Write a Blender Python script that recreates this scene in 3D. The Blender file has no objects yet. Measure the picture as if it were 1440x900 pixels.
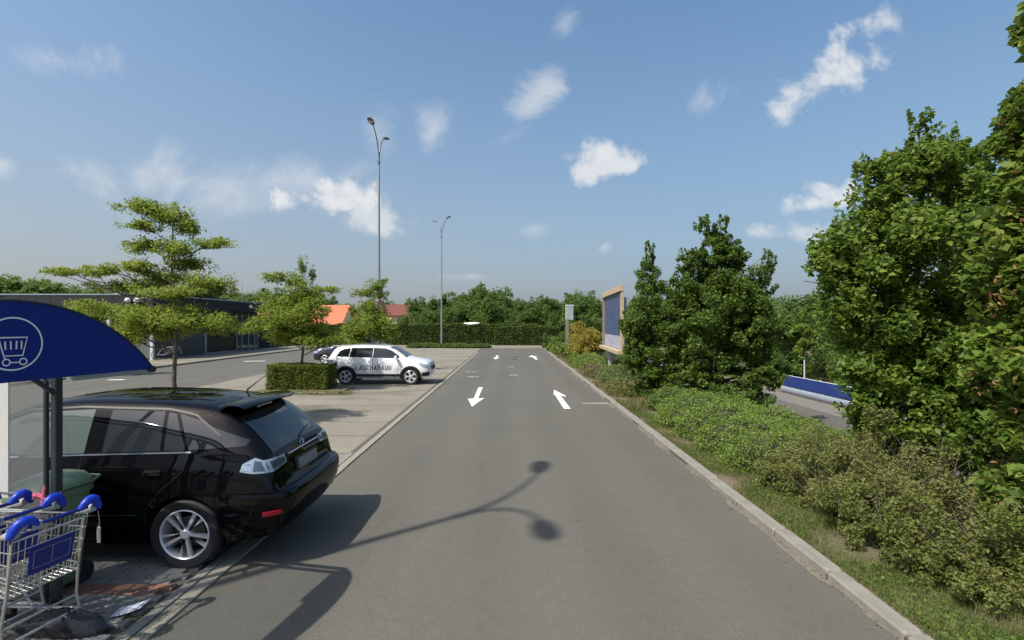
import bpy, bmesh, math, random
import numpy as np
from mathutils import Vector, Matrix, Euler
R = math.radians
scene = bpy.context.scene
col = scene.collection

# ------------------------------------------------------------------ camera
cam_d = bpy.data.cameras.new('camera')
cam_d.sensor_width = 36.0
cam_d.lens = 18.0
cam_d.shift_y = 5.0/1440
cam_d.clip_start = 0.05
cam_d.clip_end = 3000
cam = bpy.data.objects.new('camera', cam_d)
cam.location = (0, 0, 2.5)
cam.rotation_euler = (R(90), 0, 0)
col.objects.link(cam)
scene.camera = cam
scene.render.resolution_x, scene.render.resolution_y = 1024, 640

# ------------------------------------------------------------------ exposure
scene.view_settings.view_transform = 'Standard'
scene.view_settings.look = 'None'
scene.view_settings.exposure = 0.71
scene.view_settings.gamma = 1.0

# ------------------------------------------------------------------ sun
SUN_EL = R(53)
SUN_DIR = Vector((-0.778, -0.628, 0)).normalized()          # horizontal direction towards the sun
to_sun = Vector((SUN_DIR.x*math.cos(SUN_EL), SUN_DIR.y*math.cos(SUN_EL), math.sin(SUN_EL)))
sl = bpy.data.lights.new('sun', 'SUN')
sl.energy = 3.6
sl.angle = R(0.55)
sl.color = (1.0, 0.95, 0.86)
so = bpy.data.objects.new('sun', sl)
so.rotation_euler = (-to_sun).to_track_quat('-Z', 'Y').to_euler()
so.location = (-20, -16, 30)
col.objects.link(so)

# ------------------------------------------------------------------ sky
world = bpy.data.worlds.new('World')
scene.world = world
world.use_nodes = True
wn, wl = world.node_tree.nodes, world.node_tree.links
wn.clear()
def N(t, **kw):
    n = wn.new(t)
    for k, v in kw.items(): setattr(n, k, v)
    return n
def wmath(op, a, b=None, clamp=False):
    n = N('ShaderNodeMath', operation=op, use_clamp=clamp)
    for i, v in enumerate((a, b)):
        if v is None: continue
        if isinstance(v, (int, float)): n.inputs[i].default_value = v
        else: wl.new(v, n.inputs[i])
    return n.outputs[0]
sky = N('ShaderNodeTexSky', sky_type='NISHITA')
sky.sun_disc = False
sky.sun_elevation = SUN_EL
sky.sun_rotation = math.atan2(SUN_DIR.x, SUN_DIR.y)
sky.air_density = 1.0
sky.dust_density = 2.2
sky.ozone_density = 1.6
tc = N('ShaderNodeTexCoord')
sep = N('ShaderNodeSeparateXYZ'); wl.new(tc.outputs['Generated'], sep.inputs[0])
# haze tint low on the sky, all round the horizon
elev = sep.outputs['Z']
hz = N('ShaderNodeMapRange'); wl.new(elev, hz.inputs[0])
hz.inputs[1].default_value = -0.02; hz.inputs[2].default_value = 0.55
hz.inputs[3].default_value = 1.0; hz.inputs[4].default_value = 0.0
hzp = wmath('POWER', hz.outputs[0], 1.3)
tint = N('ShaderNodeMix', data_type='RGBA'); tint.blend_type = 'MIX'
wl.new(wmath('MULTIPLY', hzp, 0.90), tint.inputs[0])
hs = N('ShaderNodeHueSaturation'); hs.inputs['Saturation'].default_value = 1.10; hs.inputs['Value'].default_value = 1.30; hs.inputs['Hue'].default_value = .492
wl.new(sky.outputs[0], hs.inputs['Color'])
wl.new(hs.outputs[0], tint.inputs[6])
hzc = N('ShaderNodeMix', data_type='RGBA')          # haze is paler on the sun's side
hx_ = N('ShaderNodeMapRange'); wl.new(sep.outputs['X'], hx_.inputs[0]); hx_.inputs[1].default_value = .35; hx_.inputs[2].default_value = -.85
wl.new(hx_.outputs[0], hzc.inputs[0]); hzc.inputs[6].default_value = (1.72, 2.12, 2.72, 1); hzc.inputs[7].default_value = (2.75, 2.80, 2.98, 1)
wl.new(hzc.outputs[2], tint.inputs[7])
# cloud field
yy = wmath('MAXIMUM', sep.outputs['Y'], 0.02)
U = wmath('DIVIDE', sep.outputs['X'], yy)
V = wmath('DIVIDE', sep.outputs['Z'], yy)
uv = N('ShaderNodeCombineXYZ'); wl.new(U, uv.inputs[0]); wl.new(V, uv.inputs[1])
nz = N('ShaderNodeTexNoise'); nz.inputs['Scale'].default_value = 9; nz.inputs['Detail'].default_value = 10; nz.inputs['Roughness'].default_value = 0.60; nz.inputs['Distortion'].default_value = 0.25
wl.new(uv.outputs[0], nz.inputs['Vector'])
nz2 = N('ShaderNodeTexNoise'); nz2.inputs['Scale'].default_value = 6.0; nz2.inputs['Detail'].default_value = 9; nz2.inputs['Roughness'].default_value = 0.62; nz2.inputs['Distortion'].default_value = 0.5
wl.new(uv.outputs[0], nz2.inputs['Vector'])
# (u, v, half-width, half-height, tilt degrees, strength, softness 0 crisp .. 1 wispy)
CL = [(-.345, .240, .105, .058, 0, .95, .28), (-.27, .215, .080, .034, -4, .65, .5), (.183, .300, .092, .040, 12, .85, .3),
      (.615, .475, .115, .050, 32, .85, .4), (.715, .600, .060, .035, 35, .75, .5), (.385, .430, .065, .035, 50, .50, .7),
      (.050, .440, .095, .045, 48, .62, .6), (.105, .580, .050, .035, 70, .50, .8), (.590, .235, .070, .035, 10, .85, .3), (.54, .175, .075, .024, 0, .6, .4),
      (-.62, .275, .28, .065, -4, .62, 1.0), (-.45, .28, .14, .05, 5, .5, 1.0), (-.90, .515, .11, .040, -10, .6, 1.0), (-1.0, .310, .06, .025, 0, .55, .7),
      (-.265, .375, .045, .060, 20, .50, .8), (-.155, .375, .045, .065, -20, .50, .8), (-.32, .29, .08, .03, 20, .35, 1.0),
      (.048, .182, .035, .018, 10, .40, .7), (.115, .325, .03, .015, 0, .4, .7), (-.08, .092, .05, .010, 0, .4, .6), (.180, .150, .02, .012, 30, .4, .6)]
acc = None
front = N('ShaderNodeMapRange'); wl.new(sep.outputs['Y'], front.inputs[0])
front.inputs[1].default_value = 0.05; front.inputs[2].default_value = 0.2
for (cu, cv, ru, rv, tl, st, sf) in CL:
    mp = N('ShaderNodeMapping', vector_type='TEXTURE')
    mp.inputs['Location'].default_value = (cu, cv, 0)
    mp.inputs['Rotation'].default_value = (0, 0, R(tl))
    mp.inputs['Scale'].default_value = (ru, rv, 1)
    wl.new(uv.outputs[0], mp.inputs['Vector'])
    if sf < .35:                                   # cumulus: flatter underneath
        sp_ = N('ShaderNodeSeparateXYZ'); wl.new(mp.outputs[0], sp_.inputs[0])
        yl = wmath('ADD', sp_.outputs[1], wmath('MULTIPLY', wmath('MINIMUM', sp_.outputs[1], 0.0), 1.1))
        cb = N('ShaderNodeCombineXYZ'); wl.new(sp_.outputs[0], cb.inputs[0]); wl.new(yl, cb.inputs[1]); vec_ = cb.outputs[0]
    else: vec_ = mp.outputs[0]
    ln = N('ShaderNodeVectorMath', operation='LENGTH'); wl.new(vec_, ln.inputs[0])
    m = wmath('SUBTRACT', 1.15, ln.outputs['Value'])                       # >0 inside
    src = nz.outputs[0] if sf < .6 else nz2.outputs[0]
    nn = wmath('MULTIPLY', wmath('SUBTRACT', src, 0.5), 5.2 if sf < .6 else 4.2)
    f = wmath('ADD', m, nn)
    mr = N('ShaderNodeMapRange', interpolation_type='SMOOTHSTEP'); wl.new(f, mr.inputs[0])
    mr.inputs[1].default_value = 0.0; mr.inputs[2].default_value = 0.55 + 1.3*sf
    mr.inputs[4].default_value = st
    acc = mr.outputs[0] if acc is None else wmath('MAXIMUM', acc, mr.outputs[0])
acc = wmath('MULTIPLY', acc, front.outputs[0])
# scattered fair-weather cloud for the half of the sky behind
sd = N('ShaderNodeVectorMath', operation='DIVIDE')
zz = N('ShaderNodeCombineXYZ'); zc = wmath('MAXIMUM', wmath('ADD', sep.outputs['Z'], 0.12), 0.05)
for i in range(3): wl.new(zc, zz.inputs[i])
wl.new(tc.outputs['Generated'], sd.inputs[0]); wl.new(zz.outputs[0], sd.inputs[1])
nb = N('ShaderNodeTexNoise'); nb.inputs['Scale'].default_value = 1.3; nb.inputs['Detail'].default_value = 8
wl.new(sd.outputs[0], nb.inputs['Vector'])
bm_ = N('ShaderNodeMapRange', interpolation_type='SMOOTHSTEP'); wl.new(nb.outputs[0], bm_.inputs[0])
bm_.inputs[1].default_value = 0.58; bm_.inputs[2].default_value = 0.75; bm_.inputs[4].default_value = 0.8
back = wmath('MULTIPLY', bm_.outputs[0], wmath('SUBTRACT', 1.0, front.outputs[0]))
acc = wmath('MAXIMUM', acc, back)
cc = N('ShaderNodeMix', data_type='RGBA')
wl.new(nz.outputs[0], cc.inputs[0])
cc.inputs[6].default_value = (4.3, 4.55, 5.0, 1); cc.inputs[7].default_value = (6.9, 6.9, 6.8, 1)
cm = N('ShaderNodeMix', data_type='RGBA'); wl.new(acc, cm.inputs[0]); wl.new(tint.outputs[2], cm.inputs[6]); wl.new(cc.outputs[2], cm.inputs[7])
bg = N('ShaderNodeBackground'); bg.inputs['Strength'].default_value = 0.085
wl.new(cm.outputs[2], bg.inputs['Color'])
wo = N('ShaderNodeOutputWorld'); wl.new(bg.outputs[0], wo.inputs['Surface'])

# ------------------------------------------------------------------ helpers
rng = np.random.default_rng(7)
random.seed(7)

def tag(o, label=None, cat=None, group=None, kind=None):
    if label: o['label'] = label
    if cat: o['category'] = cat
    if group: o['group'] = group
    if kind: o['kind'] = kind
    return o
def empty(name, loc=(0, 0, 0), rz=0.0, label=None, cat=None, group=None):
    o = bpy.data.objects.new(name, None); o.empty_display_size = 0.2
    col.objects.link(o); o.location = loc; o.rotation_euler = (0, 0, rz)
    return tag(o, label, cat, group)
def link_mesh(name, me, parent=None, mat=None, kind=None):
    if mat is not None and len(me.materials) == 0: me.materials.append(mat)
    o = bpy.data.objects.new(name, me); col.objects.link(o)
    if parent is not None: o.parent = parent
    if kind: o['kind'] = kind
    return o
def copy_tree(o, parent=None, **tags):
    c = o.copy(); col.objects.link(c)
    if parent is not None:
        c.parent = parent
    for ch in o.children: copy_tree(ch, c)
    for k, v in tags.items(): c[k] = v
    return c

class MB:
    """collects shapes for one mesh object"""
    def __init__(s): s.v = []; s.f = []
    def add(s, vs, fs):
        b = len(s.v); s.v += [tuple(p) for p in vs]; s.f += [tuple(b+i for i in f) for f in fs]; return s
    def box(s, x0, x1, y0, y1, z0, z1, bev=0.0, M=None):
        if bev > 0:
            b = bev; vs = []; fs = []
            # chamfered on all vertical and top edges
            def ring(z, i): return [(x0+i+b, y0+i, z), (x1-i-b, y0+i, z), (x1-i, y0+i+b, z), (x1-i, y1-i-b, z), (x1-i-b, y1-i, z), (x0+i+b, y1-i, z), (x0+i, y1-i-b, z), (x0+i, y0+i+b, z)]
            vs = ring(z0, 0) + ring(z1-b, 0) + ring(z1, b*.8)
            for k in range(2):
                for i in range(8): fs.append((k*8+i, k*8+(i+1) % 8, (k+1)*8+(i+1) % 8, (k+1)*8+i))
            fs.append(tuple(range(16, 24))); fs.append(tuple(range(7, -1, -1)))
        else:
            vs = [(x0, y0, z0), (x1, y0, z0), (x1, y1, z0), (x0, y1, z0), (x0, y0, z1), (x1, y0, z1), (x1, y1, z1), (x0, y1, z1)]
            fs = [(0, 3, 2, 1), (4, 5, 6, 7), (0, 1, 5, 4), (1, 2, 6, 5), (2, 3, 7, 6), (3, 0, 4, 7)]
        if M is not None: vs = [M @ Vector(p) for p in vs]
        return s.add(vs, fs)
    def tube(s, pts, r, n=6, cap=True):
        pts = [Vector(p) for p in pts]
        rs = r if isinstance(r, (list, tuple)) else [r]*len(pts)
        vs = []; fs = []
        up = Vector((0.01, 0.02, 1)).normalized()
        prev = None
        for i, p in enumerate(pts):
            d = (pts[min(i+1, len(pts)-1)] - pts[max(i-1, 0)]).normalized()
            a = d.cross(up if abs(d.dot(up)) < .95 else Vector((1, 0, 0))).normalized() if prev is None else (prev - d*prev.dot(d)).normalized()
            prev = a; b = d.cross(a)
            for k in range(n):
                t = 2*math.pi*k/n
                vs.append(p + a*math.cos(t)*rs[i] + b*math.sin(t)*rs[i])
        for i in range(len(pts)-1):
            for k in range(n): fs.append((i*n+k, i*n+(k+1) % n, (i+1)*n+(k+1) % n, (i+1)*n+k))
        if cap:
            fs.append(tuple(range(n-1, -1, -1))); fs.append(tuple((len(pts)-1)*n+k for k in range(n)))
        return s.add(vs, fs)
    def cyl(s, p0, p1, r, n=16): return s.tube([p0, p1], r, n)
    def lathe(s, prof, n=32, M=None, closed=False):
        """prof: (r, h) round the local Z axis"""
        vs = []; fs = []
        for (r, h) in prof:
            for k in range(n):
                t = 2*math.pi*k/n; vs.append(Vector((r*math.cos(t), r*math.sin(t), h)))
        m = len(prof)
        for i in range(m if closed else m-1):
            j = (i+1) % m
            for k in range(n): fs.append((i*n+k, i*n+(k+1) % n, j*n+(k+1) % n, j*n+k))
        if not closed:
            fs.append(tuple(range(n-1, -1, -1))); fs.append(tuple((m-1)*n+k for k in range(n)))
        if M is not None: vs = [M @ p for p in vs]
        return s.add(vs, fs)
    def prism(s, poly, h0, h1, M=None):
        """2-D polygon (x, y) extruded along local z"""
        n = len(poly)
        vs = [Vector((p[0], p[1], h0)) for p in poly] + [Vector((p[0], p[1], h1)) for p in poly]
        fs = [tuple(range(n-1, -1, -1)), tuple(range(n, 2*n))] + [(i, (i+1) % n, n+(i+1) % n, n+i) for i in range(n)]
        if M is not None: vs = [M @ p for p in vs]
        return s.add(vs, fs)
    def grid(s, P, flip=False):
        """P[i][j] points"""
        ni, nj = len(P), len(P[0]); vs = [p for row in P for p in row]; fs = []
        for i in range(ni-1):
            for j in range(nj-1):
                q = (i*nj+j, i*nj+j+1, (i+1)*nj+j+1, (i+1)*nj+j)
                fs.append(q[::-1] if flip else q)
        return s.add(vs, fs)
    def mesh(s, name, smooth=None):
        me = bpy.data.meshes.new(name); me.from_pydata(s.v, [], s.f); me.validate()
        if smooth is not None:
            b = bmesh.new(); b.from_mesh(me)
            bmesh.ops.recalc_face_normals(b, faces=b.faces)
            for f in b.faces: f.smooth = True
            for e in b.edges:
                if len(e.link_faces) == 2 and e.calc_face_angle(0) > R(smooth): e.smooth = False
            b.to_mesh(me); b.free()
        return me
    def build(s, name, mat, parent=None, smooth=None, kind=None):
        return link_mesh(name, s.mesh(name, smooth), parent, mat, kind)

# ------------------------------------------------------------------ materials
def new_mat(name):
    m = bpy.data.materials.new(name); m.use_nodes = True
    return m, m.node_tree.nodes, m.node_tree.links, m.node_tree.nodes['Principled BSDF']
def mat_simple(name, rgb, rough=0.6, metal=0.0, var=0.0, scale=8.0, bump=0.0, coat=0.0, spec=0.5, emit=None):
    m, n, l, p = new_mat(name)
    p.inputs['Base Color'].default_value = (*rgb, 1); p.inputs['Roughness'].default_value = rough
    p.inputs['Metallic'].default_value = metal; p.inputs['Specular IOR Level'].default_value = spec
    if coat: p.inputs['Coat Weight'].default_value = coat; p.inputs['Coat Roughness'].default_value = 0.03
    if var or bump:
        tx = n.new('ShaderNodeTexCoord'); no = n.new('ShaderNodeTexNoise'); no.inputs['Scale'].default_value = scale; no.inputs['Detail'].default_value = 6
        l.new(tx.outputs['Object'], no.inputs['Vector'])
        if var:
            mx = n.new('ShaderNodeMix'); mx.data_type = 'RGBA'; l.new(no.outputs[0], mx.inputs[0])
            mx.inputs[6].default_value = (*[c*(1-var) for c in rgb], 1); mx.inputs[7].default_value = (*[min(1, c*(1+var)) for c in rgb], 1)
            l.new(mx.outputs[2], p.inputs['Base Color'])
            rr = n.new('ShaderNodeMapRange'); l.new(no.outputs[0], rr.inputs[0]); rr.inputs[3].default_value = max(0, rough-.1); rr.inputs[4].default_value = min(1, rough+.1)
            l.new(rr.outputs[0], p.inputs['Roughness'])
        if bump:
            bp = n.new('ShaderNodeBump'); bp.inputs['Strength'].default_value = bump; bp.inputs['Distance'].default_value = 0.02
            l.new(no.outputs[0], bp.inputs['Height']); l.new(bp.outputs[0], p.inputs['Normal'])
    return m
def mat_glass(name, rgb, alpha=0.25, rough=0.03):
    """thin pane: partly see-through, glossy"""
    m, n, l, p = new_mat(name)
    p.inputs['Base Color'].default_value = (*rgb, 1); p.inputs['Roughness'].default_value = rough
    p.inputs['Alpha'].default_value = alpha
    return m
def mat_leaf(name, cols, trans=0.35, rough=0.55):
    """cols: list of (pos, rgb) picked at random per leaf"""
    m, n, l, p = new_mat(name)
    g = n.new('ShaderNodeNewGeometry'); cr = n.new('ShaderNodeValToRGB')
    el = cr.color_ramp.elements
    el[0].position, el[0].color = cols[0][0], (*cols[0][1], 1)
    el[1].position, el[1].color = cols[-1][0], (*cols[-1][1], 1)
    for c in cols[1:-1]:
        e = el.new(c[0]); e.color = (*c[1], 1)
    # clumps of lighter and yellower leaves as well as single leaves
    tx = n.new('ShaderNodeTexCoord'); no = n.new('ShaderNodeTexNoise'); no.inputs['Scale'].default_value = 1.6; no.inputs['Detail'].default_value = 3
    l.new(tx.outputs['Object'], no.inputs['Vector'])
    a = n.new('ShaderNodeMath'); a.operation = 'MULTIPLY'; l.new(g.outputs['Random Per Island'], a.inputs[0]); a.inputs[1].default_value = 0.6
    b = n.new('ShaderNodeMath'); b.operation = 'MULTIPLY_ADD'; l.new(no.outputs[0], b.inputs[0]); b.inputs[1].default_value = 0.9; 
    l.new(a.outputs[0], b.inputs[2])
    c = n.new('ShaderNodeMath'); c.operation = 'SUBTRACT'; l.new(b.outputs[0], c.inputs[0]); c.inputs[1].default_value = 0.25
    l.new(c.outputs[0], cr.inputs[0])
    l.new(cr.outputs[0], p.inputs['Base Color'])
    p.inputs['Roughness'].default_value = rough; p.inputs['Specular IOR Level'].default_value = 0.22
    tr = n.new('ShaderNodeBsdfTranslucent'); hs = n.new('ShaderNodeHueSaturation'); hs.inputs['Value'].default_value = 1.5; hs.inputs['Hue'].default_value = 0.485
    l.new(cr.outputs[0], hs.inputs['Color']); l.new(hs.outputs[0], tr.inputs['Color'])
    mx = n.new('ShaderNodeMixShader'); mx.inputs[0].default_value = trans
    l.new(p.outputs[0], mx.inputs[1]); l.new(tr.outputs[0], mx.inputs[2])
    l.new(mx.outputs[0], n['Material Output'].inputs['Surface'])
    return m

def mat_asphalt(name, a, b, crack=0.0):
    m, n, l, p = new_mat(name)
    tx = n.new('ShaderNodeTexCoord')
    big = n.new('ShaderNodeTexNoise'); big.inputs['Scale'].default_value = 0.35; big.inputs['Detail'].default_value = 4
    fine = n.new('ShaderNodeTexNoise'); fine.inputs['Scale'].default_value = 90; fine.inputs['Detail'].default_value = 3
    st = n.new('ShaderNodeTexNoise'); st.inputs['Scale'].default_value = 1.0; st.inputs['Detail'].default_value = 5
    mp = n.new('ShaderNodeMapping'); mp.inputs['Scale'].default_value = (1.6, 0.12, 1)
    l.new(tx.outputs['Object'], mp.inputs[0]); l.new(mp.outputs[0], st.inputs['Vector'])
    for t in (big, fine): l.new(tx.outputs['Object'], t.inputs['Vector'])
    mx = n.new('ShaderNodeMix'); mx.data_type = 'RGBA'
    ad = n.new('ShaderNodeMath'); ad.operation = 'ADD'; l.new(big.outputs[0], ad.inputs[0]); l.new(st.outputs[0], ad.inputs[1])
    mr = n.new('ShaderNodeMapRange'); l.new(ad.outputs[0], mr.inputs[0]); mr.inputs[1].default_value = .7; mr.inputs[2].default_value = 1.3
    l.new(mr.outputs[0], mx.inputs[0]); mx.inputs[6].default_value = (*a, 1); mx.inputs[7].default_value = (*b, 1)
    f2 = n.new('ShaderNodeMapRange'); l.new(fine.outputs[0], f2.inputs[0]); f2.inputs[1].default_value = .3; f2.inputs[2].default_value = .7; f2.inputs[3].default_value = .82; f2.inputs[4].default_value = 1.18
    vm = n.new('ShaderNodeVectorMath'); vm.operation = 'SCALE'; l.new(mx.outputs[2], vm.inputs[0]); l.new(f2.outputs[0], vm.inputs['Scale'])
    out = vm.outputs[0]
    # lanes polished by tyres, and broad repair-like tone changes
    sx = n.new('ShaderNodeSeparateXYZ'); l.new(tx.outputs['Object'], sx.inputs[0])
    wz = n.new('ShaderNodeMath'); wz.operation = 'MULTIPLY'; l.new(sx.outputs[0], wz.inputs[0]); wz.inputs[1].default_value = 4.3
    ws = n.new('ShaderNodeMath'); ws.operation = 'SINE'; l.new(wz.outputs[0], ws.inputs[0])
    wr = n.new('ShaderNodeMapRange'); l.new(ws.outputs[0], wr.inputs[0]); wr.inputs[1].default_value = -1; wr.inputs[3].default_value = .955; wr.inputs[4].default_value = 1.03
    mid = n.new('ShaderNodeTexNoise'); mid.inputs['Scale'].default_value = 7; mid.inputs['Detail'].default_value = 6; mid.inputs['Roughness'].default_value = .7; l.new(tx.outputs['Object'], mid.inputs['Vector'])
    mm_ = n.new('ShaderNodeMapRange'); l.new(mid.outputs[0], mm_.inputs[0]); mm_.inputs[1].default_value = .3; mm_.inputs[2].default_value = .7; mm_.inputs[3].default_value = .93; mm_.inputs[4].default_value = 1.06
    ww = n.new('ShaderNodeMath'); ww.operation = 'MULTIPLY'; l.new(wr.outputs[0], ww.inputs[0]); l.new(mm_.outputs[0], ww.inputs[1])
    v4 = n.new('ShaderNodeVectorMath'); v4.operation = 'SCALE'; l.new(out, v4.inputs[0]); l.new(ww.outputs[0], v4.inputs['Scale']); out = v4.outputs[0]
    # dark spots (chewing gum, oil drips)
    vo = n.new('ShaderNodeTexVoronoi'); vo.inputs['Scale'].default_value = 0.9; l.new(tx.outputs['Object'], vo.inputs['Vector'])
    vr = n.new('ShaderNodeMapRange'); l.new(vo.outputs['Distance'], vr.inputs[0]); vr.inputs[1].default_value = 0.015; vr.inputs[2].default_value = 0.05; vr.inputs[3].default_value = .72; vr.inputs[4].default_value = 1
    v2 = n.new('ShaderNodeVectorMath'); v2.operation = 'SCALE'; l.new(out, v2.inputs[0]); l.new(vr.outputs[0], v2.inputs['Scale']); out = v2.outputs[0]
    if crack:
        wv = n.new('ShaderNodeTexVoronoi'); wv.feature = 'DISTANCE_TO_EDGE'; wv.inputs['Scale'].default_value = 0.22
        nd = n.new('ShaderNodeTexNoise'); nd.inputs['Scale'].default_value = 1.5; nd.inputs['Detail'].default_value = 5; l.new(tx.outputs['Object'], nd.inputs['Vector'])
        va = n.new('ShaderNodeVectorMath'); va.operation = 'ADD'; l.new(tx.outputs['Object'], va.inputs[0]); l.new(nd.outputs['Color'], va.inputs[1]); l.new(va.outputs[0], wv.inputs['Vector'])
        cr = n.new('ShaderNodeMapRange'); l.new(wv.outputs['Distance'], cr.inputs[0]); cr.inputs[1].default_value = 0.0; cr.inputs[2].default_value = 0.004; cr.inputs[3].default_value = 1-crack; cr.inputs[4].default_value = 1
        v3 = n.new('ShaderNodeVectorMath'); v3.operation = 'SCALE'; l.new(out, v3.inputs[0]); l.new(cr.outputs[0], v3.inputs['Scale']); out = v3.outputs[0]
    l.new(out, p.inputs['Base Color']); p.inputs['Roughness'].default_value = 0.9; p.inputs['Specular IOR Level'].default_value = .25
    bp = n.new('ShaderNodeBump'); bp.inputs['Strength'].default_value = .35; bp.inputs['Distance'].default_value = .004; l.new(fine.outputs[0], bp.inputs['Height']); l.new(bp.outputs[0], p.inputs['Normal'])
    return m

def mat_lot(name):
    """pale worn block paving seen too far off to tell the blocks apart, with oil stains"""
    m, n, l, p = new_mat(name)
    tx = n.new('ShaderNodeTexCoord')
    br = n.new('ShaderNodeTexBrick'); br.inputs['Scale'].default_value = 1.0; br.inputs['Brick Width'].default_value = .2; br.inputs['Row Height'].default_value = .1
    br.inputs['Mortar Size'].default_value = .005
    br.inputs['Color1'].default_value = (.205, .187, .146, 1); br.inputs['Color2'].default_value = (.232, .212, .167, 1); br.inputs['Mortar'].default_value = (.14, .128, .105, 1)
    l.new(tx.outputs['Object'], br.inputs['Vector'])
    big = n.new('ShaderNodeTexNoise'); big.inputs['Scale'].default_value = .5; big.inputs['Detail'].default_value = 5
    mp = n.new('ShaderNodeMapping'); mp.inputs['Scale'].default_value = (.45, 1, 1)
    l.new(tx.outputs['Object'], mp.inputs[0]); l.new(mp.outputs[0], big.inputs['Vector'])
    r1 = n.new('ShaderNodeMapRange'); l.new(big.outputs[0], r1.inputs[0]); r1.inputs[1].default_value = .35; r1.inputs[2].default_value = .65; r1.inputs[3].default_value = .86; r1.inputs[4].default_value = 1.08
    s1 = n.new('ShaderNodeVectorMath'); s1.operation = 'SCALE'; l.new(br.outputs[0], s1.inputs[0]); l.new(r1.outputs[0], s1.inputs['Scale'])
    oil = n.new('ShaderNodeTexNoise'); oil.inputs['Scale'].default_value = .33; oil.inputs['Detail'].default_value = 7; oil.inputs['Roughness'].default_value = .62
    m2 = n.new('ShaderNodeMapping'); m2.inputs['Location'].default_value = (3.1, 7.7, 2); m2.inputs['Scale'].default_value = (.6, 1.5, 1)
    l.new(tx.outputs['Object'], m2.inputs[0]); l.new(m2.outputs[0], oil.inputs['Vector'])
    r2 = n.new('ShaderNodeMapRange'); r2.interpolation_type = 'SMOOTHSTEP'; l.new(oil.outputs[0], r2.inputs[0]); r2.inputs[1].default_value = .57; r2.inputs[2].default_value = .67; r2.inputs[3].default_value = 1; r2.inputs[4].default_value = .68
    s2 = n.new('ShaderNodeVectorMath'); s2.operation = 'SCALE'; l.new(s1.outputs[0], s2.inputs[0]); l.new(r2.outputs[0], s2.inputs['Scale'])
    l.new(s2.outputs[0], p.inputs['Base Color']); p.inputs['Roughness'].default_value = .9; p.inputs['Specular IOR Level'].default_value = .25
    return m
def mat_ground(name):
    m, n, l, p = new_mat(name)
    tx = n.new('ShaderNodeTexCoord'); a = n.new('ShaderNodeTexNoise'); a.inputs['Scale'].default_value = 1.2; a.inputs['Detail'].default_value = 8
    l.new(tx.outputs['Object'], a.inputs['Vector']); cr = n.new('ShaderNodeValToRGB'); l.new(a.outputs[0], cr.inputs[0])
    e = cr.color_ramp.elements; e[0].position = .32; e[0].color = (.075, .080, .030, 1); e[1].position = .64; e[1].color = (.17, .13, .09, 1)
    k = e.new(.45); k.color = (.12, .105, .06, 1)
    l.new(cr.outputs[0], p.inputs['Base Color']); p.inputs['Roughness'].default_value = 1
    bp = n.new('ShaderNodeBump'); bp.inputs['Strength'].default_value = .8; bp.inputs['Distance'].default_value = .05; f = n.new('ShaderNodeTexNoise'); f.inputs['Scale'].default_value = 25; l.new(tx.outputs['Object'], f.inputs['Vector'])
    l.new(f.outputs[0], bp.inputs['Height']); l.new(bp.outputs[0], p.inputs['Normal'])
    return m

M = {}
M['asphalt'] = mat_asphalt('asphalt', (.098, .094, .079), (.112, .1075, .090), .10)
M['asphalt_dark'] = mat_asphalt('asphalt_patch', (.085, .083, .078), (.10, .098, .09))
M['lot'] = mat_lot('pale_paving')
M['ground'] = mat_ground('rough_ground')
M['paver'] = mat_simple('paver_grey', (.20, .195, .175), .9, var=.22, scale=3, bump=.15)
M['paver_red'] = mat_simple('paver_red', (.24, .125, .085), .9, var=.25, scale=3, bump=.15)
M['edging'] = mat_simple('edging_stone', (.235, .215, .172), .85, var=.25, scale=5, bump=.2)
M['kerb'] = mat_simple('kerb_concrete', (.205, .192, .160), .9, var=.38, scale=6, bump=.4)
M['joint'] = mat_simple('joint_sand', (.08, .072, .058), 1, var=.3, scale=20)
M['paint'] = mat_simple('road_paint', (.72, .72, .68), .7, var=.22, scale=9)
def mat_worn(name, rgb, under, lim):
    m, n, l, p = new_mat(name)
    tx = n.new('ShaderNodeTexCoord'); a = n.new('ShaderNodeTexNoise'); a.inputs['Scale'].default_value = 26; a.inputs['Detail'].default_value = 8; a.inputs['Roughness'].default_value = .7
    b = n.new('ShaderNodeTexNoise'); b.inputs['Scale'].default_value = 2.5; b.inputs['Detail'].default_value = 4
    for t in (a, b): l.new(tx.outputs['Object'], t.inputs['Vector'])
    s_ = n.new('ShaderNodeMath'); s_.operation = 'ADD'; l.new(a.outputs[0], s_.inputs[0]); l.new(b.outputs[0], s_.inputs[1])
    r = n.new('ShaderNodeMapRange'); l.new(s_.outputs[0], r.inputs[0]); r.inputs[1].default_value = lim; r.inputs[2].default_value = lim+.12
    mx = n.new('ShaderNodeMix'); mx.data_type = 'RGBA'; l.new(r.outputs[0], mx.inputs[0]); mx.inputs[6].default_value = (*rgb, 1); mx.inputs[7].default_value = (*under, 1)
    l.new(mx.outputs[2], p.inputs['Base Color']); p.inputs['Roughness'].default_value = .8
    return m
M['paint'] = mat_worn('road_paint', (.66, .65, .59), (.20, .19, .165), 1.10)
M['paint_worn'] = mat_worn('road_paint_worn', (.36, .345, .31), (.13, .122, .10), 1.0)
M['sand'] = mat_simple('sandy_strip', (.150, .143, .122), .95, var=.3, scale=3)
M['grit'] = mat_simple('kerb_grit', (.150, .132, .100), 1, var=.4, scale=14)
M['black_paint'] = mat_simple('black_car_paint', (.0022, .0022, .003), .3, coat=.6, spec=.0)
M['white_paint'] = mat_simple('white_car_paint', (.80, .80, .80), .3, coat=1.0)
M['blue_paint'] = mat_simple('dark_blue_car_paint', (.012, .017, .05), .25, coat=1.0)
M['silver_paint'] = mat_simple('silver_car_paint', (.45, .46, .47), .3, metal=.6, coat=1.0)
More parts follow.
